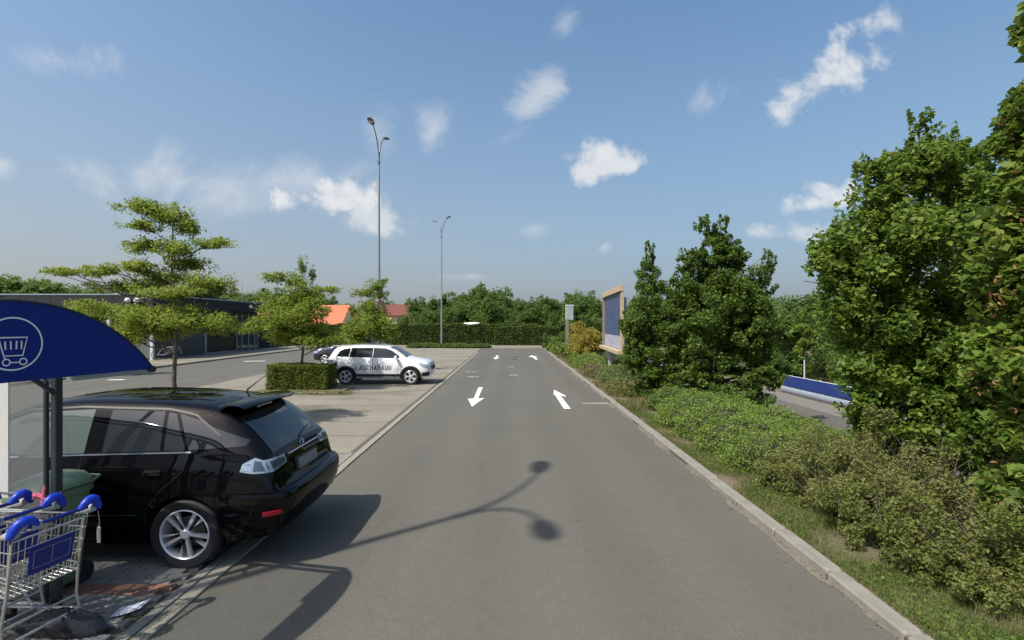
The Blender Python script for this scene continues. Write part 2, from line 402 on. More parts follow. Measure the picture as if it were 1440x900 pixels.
M['car_glass'] = mat_simple('tinted_car_glass', (.012, .016, .018), .02, spec=.8)
M['front_glass'] = mat_simple('front_car_glass', (.075, .10, .092), .02, spec=.9)
M['black_plastic'] = mat_simple('black_plastic', (.015, .015, .016), .55)
M['seam'] = mat_simple('dark_gap', (.002, .002, .002), .9)
M['rubber'] = mat_simple('tyre_rubber', (.018, .018, .019), .8, var=.2, scale=30)
M['alloy'] = mat_simple('alloy_wheel', (.72, .73, .75), .32, metal=.45)
M['brake'] = mat_simple('brake_metal', (.12, .11, .11), .5, metal=.7)
M['chrome'] = mat_simple('chrome', (.7, .7, .72), .1, metal=1)
M['lamp_clear'] = mat_simple('clear_lamp_lens', (.34, .40, .47), .12, metal=.3, coat=1, var=.45, scale=22)
M['lamp_dark'] = mat_simple('dark_lamp_insert', (.05, .075, .10), .1, coat=1)
M['lamp_red'] = mat_simple('red_reflector', (.45, .01, .03), .3, coat=.6)
M['plate'] = mat_simple('number_plate', (.20, .20, .20), .5, var=.2, scale=6)
M['print'] = mat_simple('dark_door_lettering', (.10, .12, .14), .5)
M['print_pale'] = mat_simple('pale_door_lettering', (.42, .50, .52), .5)
M['sign_blue'] = mat_simple('royal_blue_panel', (.0025, .020, .20), .42, var=.08, scale=2, spec=.3)
M['sign_white'] = mat_simple('white_print', (.82, .84, .86), .5)
M['dark_steel'] = mat_simple('dark_grey_steel', (.035, .045, .048), .45, var=.15, scale=6, metal=.3)
M['panel_glass'] = mat_glass('shelter_glass', (.22, .24, .23), .42, .08)
M['roof_glass'] = mat_glass('clear_roof_sheet', (.55, .60, .62), .16, .1)
M['frost'] = mat_simple('frosted_edge_panel', (.62, .62, .58), .5)
M['wire'] = mat_simple('zinc_wire', (.55, .55, .52), .35, metal=.7)
M['cart_blue'] = mat_simple('trolley_blue_plastic', (.006, .045, .52), .4)
M['cart_panel'] = mat_simple('trolley_blue_card', (.008, .018, .20), .35)
M['cart_grey'] = mat_simple('trolley_grey_plastic', (.36, .37, .36), .5, var=.1)
M['bin_green'] = mat_simple('bin_green_plastic', (.16, .235, .125), .42, var=.15, scale=4)
M['pink'] = mat_simple('pink_ribbon', (.75, .16, .24), .6)
M['paper'] = mat_simple('paper_sheet', (.58, .60, .66), .8)
M['bag'] = mat_simple('black_bag_film', (.022, .023, .025), .16)
M['galv'] = mat_simple('galvanised_pole', (.30, .32, .32), .45, metal=.5, var=.15, scale=3)
M['lamp_body'] = mat_simple('lamp_head_grey', (.14, .15, .16), .4, metal=.3)
M['lamp_lens'] = mat_simple('lamp_head_lens', (.6, .62, .62), .2)
M['fascia'] = mat_simple('dark_metal_fascia', (.016, .018, .019), .85, var=.12, scale=1.5)
M['roof_pale'] = mat_simple('pale_roof_edge', (.30, .36, .40), .4, metal=.4)
M['wall_grey'] = mat_simple('dark_grey_wall_panel', (.050, .057, .056), .6, var=.1, scale=2)
M['dark_open'] = mat_simple('dark_entrance', (.008, .010, .014), .3)
M['frame_grey'] = mat_simple('aluminium_frame', (.30, .32, .33), .4, metal=.4)
M['pane'] = mat_simple('dark_door_pane', (.03, .045, .055), .05, spec=.9)
M['column'] = mat_simple('pale_column_paint', (.55, .57, .58), .5)
M['dome'] = mat_simple('skylight_acrylic', (.30, .40, .48), .15)
M['wall_cream'] = mat_simple('cream_render', (.62, .56, .42), .85, var=.1, scale=1)
M['wall_tan'] = mat_simple('tan_render', (.50, .32, .14), .85, var=.1, scale=1)
M['yellow'] = mat_simple('yellow_render', (.70, .58, .20), .85, var=.08, scale=1)
M['wood'] = mat_simple('weathered_pale_timber', (.40, .31, .20), .8, var=.3, scale=7, bump=.3)
M['wood_dark'] = mat_simple('grey_timber_post', (.19, .165, .135), .85, var=.3, scale=9, bump=.3)
M['concrete'] = mat_simple('concrete_post', (.36, .35, .33), .9, var=.2, scale=6)
M['poster'] = mat_simple('dark_blue_poster', (.050, .075, .150), .5, var=.3, scale=.8)
M['poster_low'] = mat_simple('pale_poster_foot', (.34, .35, .42), .5, var=.5, scale=4)
M['banner'] = mat_simple('blue_banner', (.012, .035, .17), .6, var=.15, scale=2)
M['rail_grey'] = mat_simple('grey_blue_rail', (.25, .28, .33), .5, var=.15, scale=3)
M['rail'] = mat_simple('pale_guard_rail', (.62, .64, .66), .4, var=.1, scale=3)
M['sign_grey'] = mat_simple('grey_sign_panel', (.30, .33, .35), .6, var=.5, scale=3)
M['bark'] = mat_simple('bark', (.085, .070, .052), .95, var=.4, scale=14, bump=.8)
M['bark_pale'] = mat_simple('bark_grey_green', (.115, .11, .085), .95, var=.35, scale=14, bump=.8)
M['core'] = mat_simple('light_block_core', (.030, .036, .018), 1, var=.5, scale=12, bump=1)  # dark solid filler added inside hedges and shrubs to block light
M['tile_orange'] = mat_simple('orange_roof_tile', (.50, .145, .07), .8, var=.15, scale=3)
M['tile_brown'] = mat_simple('red_brown_roof_tile', (.155, .045, .033), .8, var=.25, scale=2)
g1, g2, g3 = (.022, .042, .010), (.045, .082, .018), (.085, .125, .030)
M['leaf_dark'] = mat_leaf('leaf_hornbeam', [(0, (0.0309, 0.061, 0.0115)), (0.4, (0.0674, 0.122, 0.0207)), (0.75, (0.1404, 0.2136, 0.039)), (1, (0.2387, 0.2898, 0.0688))], .42)
M['leaf_big'] = mat_leaf('leaf_maple', [(0, (0.0365, 0.0702, 0.0115)), (0.35, (0.0842, 0.1495, 0.0229)), (0.7, (0.1615, 0.2365, 0.039)), (0.92, (0.2527, 0.3051, 0.0632)), (1, (0.337, 0.2288, 0.0688))], .46)
M['leaf_brown'] = mat_leaf('seed_wings', [(0, (.20, .11, .045)), (1, (.32, .17, .08))], .3)
M['leaf_yellow'] = mat_leaf('leaf_young_tree', [(0, (.085, .135, .020)), (.4, (.155, .225, .034)), (.75, (.225, .29, .050)), (1, (.34, .33, .07))], .52)
M['leaf_lime'] = mat_leaf('leaf_clipped_hedge', [(0, (.065, .095, .014)), (.5, (.13, .17, .028)), (1, (.22, .25, .05))], .38)
M['leaf_hedge'] = mat_leaf('leaf_far_hedge', [(0, (0.0406, 0.0676, 0.0133)), (0.5, (0.0744, 0.1175, 0.0221)), (1, (0.1352, 0.191, 0.042))], .3)
M['leaf_far'] = mat_leaf('leaf_far_trees', [(0, (0.0568, 0.1028, 0.0265)), (0.5, (0.1055, 0.1763, 0.0398)), (1, (0.1893, 0.2644, 0.0608))], .45)
M['leaf_cover'] = mat_leaf('leaf_ground_cover', [(0, (0.0832, 0.1299, 0.0187)), (0.5, (0.1508, 0.226, 0.0391)), (1, (0.2392, 0.3164, 0.0765))], .35)
M['leaf_scrub'] = mat_leaf('leaf_scrub', [(0, (0.0975, 0.0845, 0.0338)), (0.4, (0.156, 0.1495, 0.052)), (0.7, (0.169, 0.221, 0.0546)), (1, (0.286, 0.195, 0.091))], .35)
M['leaf_olive'] = mat_leaf('leaf_olive_scrub', [(0, (.09, .085, .03)), (.35, (.13, .16, .042)), (.7, (.17, .20, .05)), (1, (.26, .19, .08))], .4)
M['leaf_autumn'] = mat_leaf('leaf_autumn', [(0, (.19, .14, .02)), (.4, (.28, .23, .035)), (.75, (.24, .24, .04)), (1, (.40, .25, .05))], .4)
M['leaf_straw'] = mat_leaf('grass_dry', [(0, (.10, .095, .035)), (.5, (.15, .15, .055)), (1, (.25, .21, .11))], .3)
M['leaf_grass'] = mat_leaf('grass_green', [(0, (0.06, 0.102, 0.0216)), (0.5, (0.108, 0.168, 0.036)), (1, (0.192, 0.228, 0.06))], .35)
M['litter'] = mat_leaf('dry_leaf', [(0, (.15, .11, .06)), (1, (.30, .23, .14))], .2)

# ------------------------------------------------------------------ foliage
def quads_mesh(name, V4, mat):
    """V4: (N,4,3)"""
    n = len(V4)
    me = bpy.data.meshes.new(name)
    me.vertices.add(n*4); me.vertices.foreach_set('co', V4.astype(np.float32).ravel())
    me.loops.add(n*4); me.loops.foreach_set('vertex_index', np.arange(n*4, dtype=np.int32))
    me.polygons.add(n); me.polygons.foreach_set('loop_start', np.arange(0, n*4, 4, dtype=np.int32))
    try: me.polygons.foreach_set('loop_total', np.full(n, 4, dtype=np.int32))
    except Exception: pass
    me.update(calc_edges=True)
    me.materials.append(mat)
    return me
def leaf_quads(P, L, W, up=.35, hang=0.0, jit=.35):
    n = len(P)
    nrm = rng.normal(size=(n, 3)); nrm /= np.linalg.norm(nrm, axis=1, keepdims=True); nrm[:, 2] = np.abs(nrm[:, 2]) + up
    nrm /= np.linalg.norm(nrm, axis=1, keepdims=True)
    d = rng.normal(size=(n, 3)); d[:, 2] -= hang
    d -= nrm*np.sum(d*nrm, axis=1, keepdims=True); d /= np.linalg.norm(d, axis=1, keepdims=True)
    s = np.cross(nrm, d)
    k = (1 + jit*rng.uniform(-1, 1, size=(n, 1)))
    l_, w_ = L*k, W*k
    a = P - d*l_*.5
    c = P + d*l_*.5 - nrm*l_*.08
    b = P + s*w_*.5 - d*l_*.06 + nrm*w_*.12
    e = P - s*w_*.5 - d*l_*.06 + nrm*w_*.12
    return np.stack([a, b, c, e], axis=1)
def crown_points(clumps, n, sub=26, subr=.28, lo=.45, flat=1.0):
    """clumps: (x,y,z,rx,ry,rz). leaves sit in small sprays spread through the outer part of each clump"""
    C = np.array(clumps, float); wt = (C[:, 3]*C[:, 4]*C[:, 5])**(2/3); wt /= wt.sum()
    out = []
    for c, w in zip(C, wt):
        m = max(3, int(sub)); k = max(6, int(n*w))
        d = rng.normal(size=(m, 3)); d /= np.linalg.norm(d, axis=1, keepdims=True)
        r = rng.uniform(lo, 1.03, size=(m, 1))
        sc = d*r*c[3:6] + c[:3]
        rad = c[3:6]*subr*rng.uniform(.6, 1.35, size=(m, 1))
        rad[:, 2] *= flat
        idx = rng.integers(0, m, size=k)
        q = rng.normal(size=(k, 3)); q /= np.linalg.norm(q, axis=1, keepdims=True); q *= rng.uniform(.15, 1, size=(k, 1))**.6
        out.append(sc[idx] + q*rad[idx])
    return np.concatenate(out)
def foliage(name, clumps, n, L, W, mat, parent=None, zmin=None, **kw):
    ck = {k: kw.pop(k) for k in ('sub', 'subr', 'lo', 'flat') if k in kw}
    P = crown_points(clumps, n, **ck)
    if zmin is not None: P = P[P[:, 2] > zmin]
    return link_mesh(name, quads_mesh(name, leaf_quads(P, L, W, **kw), mat), parent)
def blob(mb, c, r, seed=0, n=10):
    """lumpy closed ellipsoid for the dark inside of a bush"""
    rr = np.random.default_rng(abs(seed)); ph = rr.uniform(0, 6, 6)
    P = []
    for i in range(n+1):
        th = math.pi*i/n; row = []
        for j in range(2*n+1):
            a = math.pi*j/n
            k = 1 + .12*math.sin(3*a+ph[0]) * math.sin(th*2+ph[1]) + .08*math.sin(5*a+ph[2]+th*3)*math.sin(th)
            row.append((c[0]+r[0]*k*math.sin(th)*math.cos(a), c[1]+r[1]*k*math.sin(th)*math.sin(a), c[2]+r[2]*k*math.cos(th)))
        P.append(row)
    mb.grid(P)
def limb(mb, p0, p1, r0, r1, wob=.06, n=5, seg=7):
    p0, p1 = Vector(p0), Vector(p1); L = (p1-p0).length; pts = []; rs = []
    for i in range(n+1):
        t = i/n; q = p0.lerp(p1, t)
        if 0 < i < n: q += Vector((random.uniform(-1, 1), random.uniform(-1, 1), random.uniform(-.5, .5)))*L*wob
        pts.append(q); rs.append(r0+(r1-r0)*t)
    mb.tube(pts, rs, seg); return pts
# ================================================================== SETTING
def ground_h(x, y):
    if x < 3.24: return -0.006
    pts = [(3.24, .055), (4.3, .05), (5.2, -.05), (6.5, -.55), (7.6, -.98), (8.0, -1.0), (13.6, -1.0), (15.5, -.75), (22, .3), (60, 1.0), (400, 2.0)]
    h = float(np.interp(x, [p[0] for p in pts], [p[1] for p in pts]))
    k = min(1, max(0, (y-50)/15))
    return h*(1-k) + (-.006)*k
gx = sorted(set([-900, -400, -200, -100, -60, -30, 3.2399, 3.2401, 80, 130, 200, 400, 900] + [round(3.25+.25*i, 3) for i in range(52)] + list(range(17, 60, 3))))
gy = sorted(set([-200, -60, -20, 100, 150, 250, 500, 1200] + [round(-4+.5*i, 3) for i in range(70)] + list(range(32, 90, 3))))
mb = MB()
mb.grid([[(x, y, ground_h(x, y) + (0.02*math.sin(x*5+y*2)*math.sin(y*3.1) if 3.3 < x < 7.5 and y < 30 else 0)) for y in gy] for x in gx], flip=True)
mb.build('ground', M['ground'], kind='structure', smooth=30)
MB().grid([[(x, y, 0.0) for y in (-40, 60.5)] for x in (-24.0, 3.2)], flip=True).build('parking_lot', M['lot'], kind='structure')
def sheet(name, x0, x1, y0, y1, z, mat, ny=1, wob=0.0):
    ys = np.linspace(y0, y1, ny+1)
    P = [[(x0 + (wob*math.sin(y*1.7)+wob*.5*math.sin(y*4.1) if wob else 0), y, z) for y in ys], [(x1, y, z) for y in ys]]
    return MB().grid(P, flip=True).build(name, mat, kind='structure')
sheet('road', -2.86, 3.06, -40, 52, .004, M['asphalt'])
sheet('aisle_road', -19.7, -12.4, -40, 52, .004, M['asphalt'])
sheet('lower_road', 7.6, 12.2, -20, 60, -.992, M['asphalt'])
sheet('sandy_verge', 12.22, 13.7, -20, 60, -.990, M['sand'])
# paving joints that run across the bays
jn = MB()
for y in (7.35, 9.85, 11.4, 13.0, 15.6, 18.15, 23.2, 25.7, 28.3, 33.3):
    jn.box(-7.2, -3.0, y-.012, y+.012, .0005, .004)
for y in (14.8, 17.3, 22.4, 27.4, 32.5):
    jn.box(-12.35, -8.8, y-.012, y+.012, .0005, .004)
jn.build('bay_joint_line', M['joint'], kind='structure')
# pavement in front of the store, one kerb step up
mb = MB(); mb.box(-24.2, -19.85, 8, 56, 0.0005, .11, .01); mb.build('store_pavement', M['lot'], kind='structure')

# block paving close by: every block its own object
bed = MB().grid([[(x, y, .005) for y in (3.2, 5.42)] for x in (-5.4, -3.16)], flip=True).build('block_paving', M['joint'], kind='structure')
pm = []
for k in range(4):
    pm.append(MB().box(-.0965, .0965, -.0465, .0465, 0, .028+.0012*k, .006).mesh('paver'))
for k, m_ in enumerate(pm): m_.materials.append(M['paver'])
pr = MB().box(-.0965, .0965, -.0465, .0465, 0, .028, .006).mesh('paver_red'); pr.materials.append(M['paver_red'])
n_p = 0
for j in range(19):
    y = 3.62 + j*.1
    for i in range(12):
        x = -3.27 - i*.2 - (.1 if j % 2 else 0)
        red = 4.70 < y < 4.9
        o = bpy.data.objects.new('paver', pr if red else random.choice(pm)); col.objects.link(o)
        o.parent = bed; o.location = (x, y, .001+random.uniform(-.002, .003)); o.rotation_euler = (random.uniform(-.008, .008), random.uniform(-.008, .008), random.uniform(-.015, .015))
        n_p += 1
# flat pale edging stones between the bays and the road
ed = MB().grid([[(x, y, .0015) for y in (3.0, 52)] for x in (-3.14, -2.862)], flip=True).build('edging_strip', M['joint'], kind='structure')
em = [MB().box(-.068, .068, -.495, .495, 0, .026, .006).mesh('edging_stone'), MB().box(-.068, .068, -.494, .494, 0, .023, .009).mesh('edging_stone')]
for m_ in em: m_.materials.append(M['edging'])
for j in range(42):
    o = bpy.data.objects.new('edging_stone', random.choice(em)); col.objects.link(o); o.parent = ed
    o.location = (-2.935+random.uniform(-.004, .004), 3.4+j, .002+random.uniform(-.003, .002)); o.rotation_euler = (random.uniform(-.01, .01), 0, random.uniform(-.003, .003))
so_ = [MB().box(-.047, .047, -.097, .097, 0, .026, .006).mesh('soldier_block')]
so_[0].materials.append(M['paver'])
for j in range(32):
    o = bpy.data.objects.new('edge_block', so_[0]); col.objects.link(o); o.parent = ed
    o.location = (-3.065, 3.5+j*.2, .002+random.uniform(-.003, .002)); o.rotation_euler = (random.uniform(-.01, .01), random.uniform(-.02, .02), random.uniform(-.01, .01))
# raised kerb on the right
kb = MB().box(3.075, 3.235, 1.0, 50, -.05, .05).build('kerb', M['joint'], kind='structure')
km = [MB().box(-.085, .085, -.494, .494, -.05, .088+.003*k, .020).mesh('kerb_stone') for k in range(3)]
for m_ in km: m_.materials.append(M['kerb'])
for j in range(48):
    o = bpy.data.objects.new('kerb_stone', random.choice(km)); col.objects.link(o); o.parent = kb
    o.location = (3.155+random.uniform(-.008, .008), 1.5+j, random.uniform(-.006, .006)); o.rotation_euler = (random.uniform(-.006, .006), random.uniform(-.02, .02), random.uniform(-.006, .006))
# sand and grit that gathered along the kerb foot, a flat sheet with a ragged edge
P = [[(3.068, y, .0075) for y in np.arange(2, 40, .06)], [(3.055 - .045*max(0, math.sin(y*1.3)) - .05*max(0, math.sin(y*3.7+1)) - .03*max(0, math.sin(y*9.1)), y, .0075) for y in np.arange(2, 40, .06)]]
MB().grid(P).build('kerb_grit', M['grit'], kind='structure')

# painted marks (flat print on the road)
def mark(name, polys, label, grp=None, mat='paint', z=.008):
    mb = MB()
    for p in polys: mb.prism(p, z-.003, z)
    o = mb.build(name, M[mat]); tag(o, label, 'road marking', grp); return o
mark('lane_arrow', [[(-1.31, 20.0), (-1.14, 20.05), (-1.13, 17.05), (-.93, 17.15), (-1.20, 15.35), (-1.47, 17.0), (-1.28, 17.1)]], 'white lane arrow in the left lane pointing towards the viewer, nearest of that lane')
mark('lane_arrow', [[(1.52, 15.0), (1.72, 15.0), (1.68, 17.9), (1.60, 18.05), (1.50, 17.9)], [(1.53, 18.0), (1.59, 18.08), (1.83, 17.4), (1.85, 17.75), (1.58, 19.3), (1.45, 17.9)]], 'white lane arrow in the right lane pointing away, its head worn on one side')
mark('lane_arrow', [[(-1.25, 40.0), (-1.08, 40.0), (-1.05, 37.6), (-.9, 37.7), (-1.15, 35.6), (-1.4, 37.4), (-1.2, 37.5)]], 'small far white arrow in the left lane before the hedge')
mark('lane_arrow', [[(1.62, 35.6), (1.82, 35.6), (1.70, 38.3), (1.95, 38.2), (1.55, 40.2), (1.22, 38.3), (1.48, 38.3)]], 'small far white arrow in the right lane before the hedge')
for (x0, x1, y, t) in ((-.37, .12, 29.4, 'faded white dash in mid road, farther of the two'), (-.13, .28, 24.8, 'faded white dash in mid road, nearer of the two'), (-2.4, -1.85, 26.5, 'faded white dash near the left road edge, farther of the two'), (-2.1, -1.57, 24.0, 'faded white dash near the left road edge, nearer of the two')):
    mark('road_dash', [[(x0, y-.13), (x1, y-.13), (x1, y+.13), (x0, y+.13)]], t, 'faded short dashes across the road', 'paint_worn')
mark('stop_line', [[(2.2, 15.9), (3.02, 15.85), (3.02, 16.15), (2.2, 16.1)]], 'short faded line at the right kerb beside the weeds', None, 'edging')
mark('aisle_dash', [[(-17.9, 22.6), (-17.2, 22.6), (-17.2, 22.85), (-17.9, 22.85)]], 'white dash on the left aisle beyond the black car', 'white dashes along the left aisle')
mark('aisle_dash', [[(-17.7, 33.6), (-16.5, 34.0), (-16.5, 34.4), (-17.7, 34.0)]], 'slanted white dash on the aisle by the store entrance', 'white dashes along the left aisle')
mark('drain_cover', [[(-3.05, 29.3), (-2.1-1.9, 29.3), (-4.0, 29.6), (-3.05, 29.6)]], 'dark narrow drain cover in the paving beyond the white car', None, 'joint', .006)
# planting bed round the clipped hedge
mb = MB(); mb.box(-9.35, -6.15, 18.1, 20.1, .0005, .07, .02); tag(mb.build('hedge_bed', M['kerb'], kind='structure'))
mb = MB(); mb.box(-9.25, -6.25, 18.2, 20.0, .04, .085, .02); mb.build('bed_soil', M['ground'], kind='structure')

# ================================================================== CARS
def chaikin(p, it=2):
    p = np.array(p, float)
    for _ in range(it):
        q = [p[0]]
        for a, b in zip(p[:-1], p[1:]): q += [a*.75+b*.25, a*.25+b*.75]
        q.append(p[-1]); p = np.array(q)
    return p
class CarShape:
    def __init__(s, st):
        s.st = np.array(st, float); s.L = s.st[-1, 0]
    def params(s, x):
        st = s.st; xs = st[:, 0]; x = min(max(x, 0), s.L)
        i = min(max(np.searchsorted(xs, x)-1, 0), len(xs)-2)
        h = xs[i+1]-xs[i]; t = (x-xs[i])/h
        d = (st[i+1]-st[i])/h
        def slope(k):
            if k == 0 or k == len(xs)-1: 
                j = 0 if k == 0 else len(xs)-2
                return (st[j+1]-st[j])/(xs[j+1]-xs[j])
            a = (st[k]-st[k-1])/(xs[k]-xs[k-1]); b = (st[k+1]-st[k])/(xs[k+1]-xs[k])
            with np.errstate(divide='ignore', invalid='ignore'):
                m = np.where(a*b > 0, 2*a*b/(a+b), 0)
            return np.nan_to_num(m)
        m0, m1 = slope(i), slope(i+1)
        return (2*t**3-3*t**2+1)*st[i] + (t**3-2*t**2+t)*h*m0 + (-2*t**3+3*t**2)*st[i+1] + (t**3-t**2)*h*m1
    def section(s, x):
        _, zb, ws, wm, zbt, wb, zt, we, dz = s.params(x)
        zm = min(.66, zb+.62*(zbt-zb))
        pts = [(ws, zb), (wm*.975, zb+.4*(zm-zb)), (wm, zm), ((wm+wb)/2+.008, zm+.68*(zbt-zm)), (wb+.004, zbt-.015), (wb, zbt), ((wb*.45+we*.55)+.012, zbt+.55*(zt-dz-zbt)), (we, zt-dz), (we*.86, zt-dz*.45), (we*.5, zt-dz*.1), (0, zt)]
        c = chaikin(pts, 2)
        return np.vstack([[(0, zb), (ws*.6, zb)], c])
    def side_y(s, x, z):
        c = s.section(x); k = len(c)
        zs = c[2:, 1]; j = int(np.argmax(zs >= zs.max()-1e-6))
        zz, yy = zs[:j+1], c[2:2+j+1, 0]
        zz = np.maximum.accumulate(zz)
        return float(np.interp(z, zz, yy))
    def top_z(s, x, y):
        c = s.section(x); yy = c[::-1, 0]; zz = c[::-1, 1]
        # outer part of the section from the roof centre downwards
        j = int(np.argmax(yy)); yy, zz = yy[:j+1], zz[:j+1]
        return float(np.interp(abs(y), np.maximum.accumulate(yy), zz))
    def body(s, name, mat, parent, wheels, rw, yin=.58):
        xs = np.unique(np.concatenate([np.linspace(0, .36, 34), np.linspace(.36, s.L-.2, 62), np.linspace(s.L-.2, s.L, 9)]))
        rings = []
        for x in xs:
            c = s.section(x)
            half = [(x, y, z) for y, z in c]
            rings.append(half + [(x, -y, z) for (x_, y, z) in half[-2:0:-1]])
        mb = MB(); n = len(rings[0])
        mb.v = [p for r in rings for p in r]
        for i in range(len(rings)-1):
            for k in range(n): mb.f.append((i*n+k, i*n+(k+1) % n, (i+1)*n+(k+1) % n, (i+1)*n+k))
        mb.f.append(tuple(range(n-1, -1, -1))); mb.f.append(tuple((len(rings)-1)*n+k for k in range(n)))
        me = mb.mesh(name); b = bmesh.new(); b.from_mesh(me); bmesh.ops.recalc_face_normals(b, faces=b.faces); b.to_mesh(me); b.free()
        o = link_mesh(name, me, None, mat)
        ct = MB()
        for wx in wheels:
            for sg in (1, -1): ct.lathe([(rw, yin), (rw, 1.3)], 40, Matrix.Translation((wx, 0, rw*.86)) @ Matrix.Rotation(R(-90*sg), 4, 'X'))
        cme = ct.mesh('cut'); b = bmesh.new(); b.from_mesh(cme); bmesh.ops.recalc_face_normals(b, faces=b.faces); b.to_mesh(cme); b.free()
        co = link_mesh('cut', cme)
        md = o.modifiers.new('b', 'BOOLEAN'); md.operation = 'DIFFERENCE'; md.object = co; md.solver = 'EXACT'
        dg = bpy.context.evaluated_depsgraph_get(); dg.update()
        new = bpy.data.meshes.new_from_object(o.evaluated_get(dg))
        o.modifiers.clear(); o.data = new; bpy.data.objects.remove(co)
        b = bmesh.new(); b.from_mesh(new)
        for f in b.faces: f.smooth = True
        for e in b.edges:
            if len(e.link_faces) == 2 and e.calc_face_angle(0) > R(32): e.smooth = False
        b.to_mesh(new); b.free()
        new.name = name
        o.parent = parent
        return o
    def panel(s, mb, bot, top, sg, off=.004, nu=14, nv=6, skirt=.012):
        def at(pl, t):
            pl = [np.array(p, float) for p in pl]
            ds = [np.linalg.norm(b-a) for a, b in zip(pl[:-1], pl[1:])]; T = sum(ds); d = t*T
            for a, b, l_ in zip(pl[:-1], pl[1:], ds):
                if d <= l_ + 1e-9: return a+(b-a)*(d/max(l_, 1e-9))
                d -= l_
            return pl[-1]
        P = []
        for i in range(nu+1):
            a, c = at(bot, i/nu), at(top, i/nu); row = []
            for j in range(nv+1):
                q = a+(c-a)*j/nv
                row.append((q[0], sg*(s.side_y(q[0], q[1])+off), q[1]))
            row = [(row[0][0], row[0][1]-sg*skirt, row[0][2])] + row + [(row[-1][0], row[-1][1]-sg*skirt, row[-1][2])]
            P.append(row)
        P = [[(x, y-sg*skirt, z) for (x, y, z) in P[0]]] + P + [[(x, y-sg*skirt, z) for (x, y, z) in P[-1]]]
        mb.grid(P, flip=sg > 0)
    def line(s, mb, pts, w, sg, off=.0015):
        d = [np.array(p, float) for p in pts]; P = []
        dense = []
        for a, b in zip(d[:-1], d[1:]):
            k = max(2, int(np.linalg.norm(b-a)/.05))
            for i in range(k): dense.append(a+(b-a)*i/k)
        dense.append(d[-1])
        for i, q in enumerate(dense):
            t = dense[min(i+1, len(dense)-1)]-dense[max(i-1, 0)]; t /= np.linalg.norm(t); n_ = np.array([-t[1], t[0]])*w/2
            P.append([(q[0]+k*n_[0], sg*(s.side_y(q[0]+k*n_[0], q[1]+k*n_[1])+off), q[1]+k*n_[1]) for k in (-1, 1)])
        mb.grid(P, flip=sg > 0)
    def top_panel(s, mb, rows, off=.006, nx=10):
        """rows: list of (x, half-width or (y0, y1)) from back to front"""
        P = []
        for x, w in rows:
            y0, y1 = (-w, w) if not isinstance(w, tuple) else w
            P.append([(x, y0+(y1-y0)*i/nx, s.top_z(x, y0+(y1-y0)*i/nx)+off) for i in range(nx+1)])
        P = [[(x, y, z-.02) for (x, y, z) in P[0]]] + P + [[(x, y, z-.02) for (x, y, z) in P[-1]]]
        P = [[(r[0][0], r[0][1], r[0][2]-.02)] + r + [(r[-1][0], r[-1][1], r[-1][2]-.02)] for r in P]
        mb.grid(P)

def make_wheel(parent, x, y, sg, r, kind):
    """axle along y; sg = side"""
    w = empty('wheel', (x, y, r)); w.parent = parent
    F = Matrix.Rotation(R(-90*sg), 4, 'X')                  # local z -> outwards
    rr = r*.715
    t = MB().lathe([(rr*.98, -.10), (r*.93, -.11), (r*.985, -.085), (r, -.05), (r, .05), (r*.985, .085), (r*.93, .105), (rr*1.06, .10), (rr*.98, .088)], 48, F, closed=True)
    t.build('tyre', M['rubber'], w, smooth=35)
    m = MB().lathe([(rr*1.0, .095), (rr*.965, .10), (rr*.93, .09), (rr*.91, .02), (rr*.90, -.09), (rr*.985, -.09)], 48, F, closed=True)
    hub = .20*rr
    for k in range(5):
        a0 = 2*math.pi*k/5 + math.pi/2 + (0 if kind == 'split' else .3)
        if kind == 'split':
            for sd in (-1, 1):
                ang = a0 + sd*.02; an2 = a0 + sd*.20
                p = [(hub*.3*math.cos(ang-sd*.3), hub*.3*math.sin(ang-sd*.3)), (rr*.95*math.cos(an2-.09), rr*.95*math.sin(an2-.09)), (rr*.95*math.cos(an2+.07), rr*.95*math.sin(an2+.07)), (hub*.9*math.cos(ang+sd*.5), hub*.9*math.sin(ang+sd*.5))]
                if sd < 0: p = p[::-1]
                m.prism(p, .045, .080, F)
        else:
            c = lambda rad, a: (rad*math.cos(a), rad*math.sin(a))
            m.prism([c(hub, a0-.5), c(rr*.6, a0-.16), c(rr*.95, a0-.38), c(rr*.95, a0-.16), c(rr*.72, a0+.02), c(rr*.95, a0+.12), c(rr*.95, a0+.36), c(rr*.55, a0+.22), c(hub, a0+.5)], .05, .085, F)
    m.lathe([(hub*1.1, .03), (hub*1.15, .075), (hub*.75, .092)], 20, F)
    m.build('rim', M['alloy'], w, smooth=30)
    MB().lathe([(rr*.62, -.02), (rr*.62, .0), (.05, .01)], 28, F).build('brake_disc', M['brake'], w)
    return w
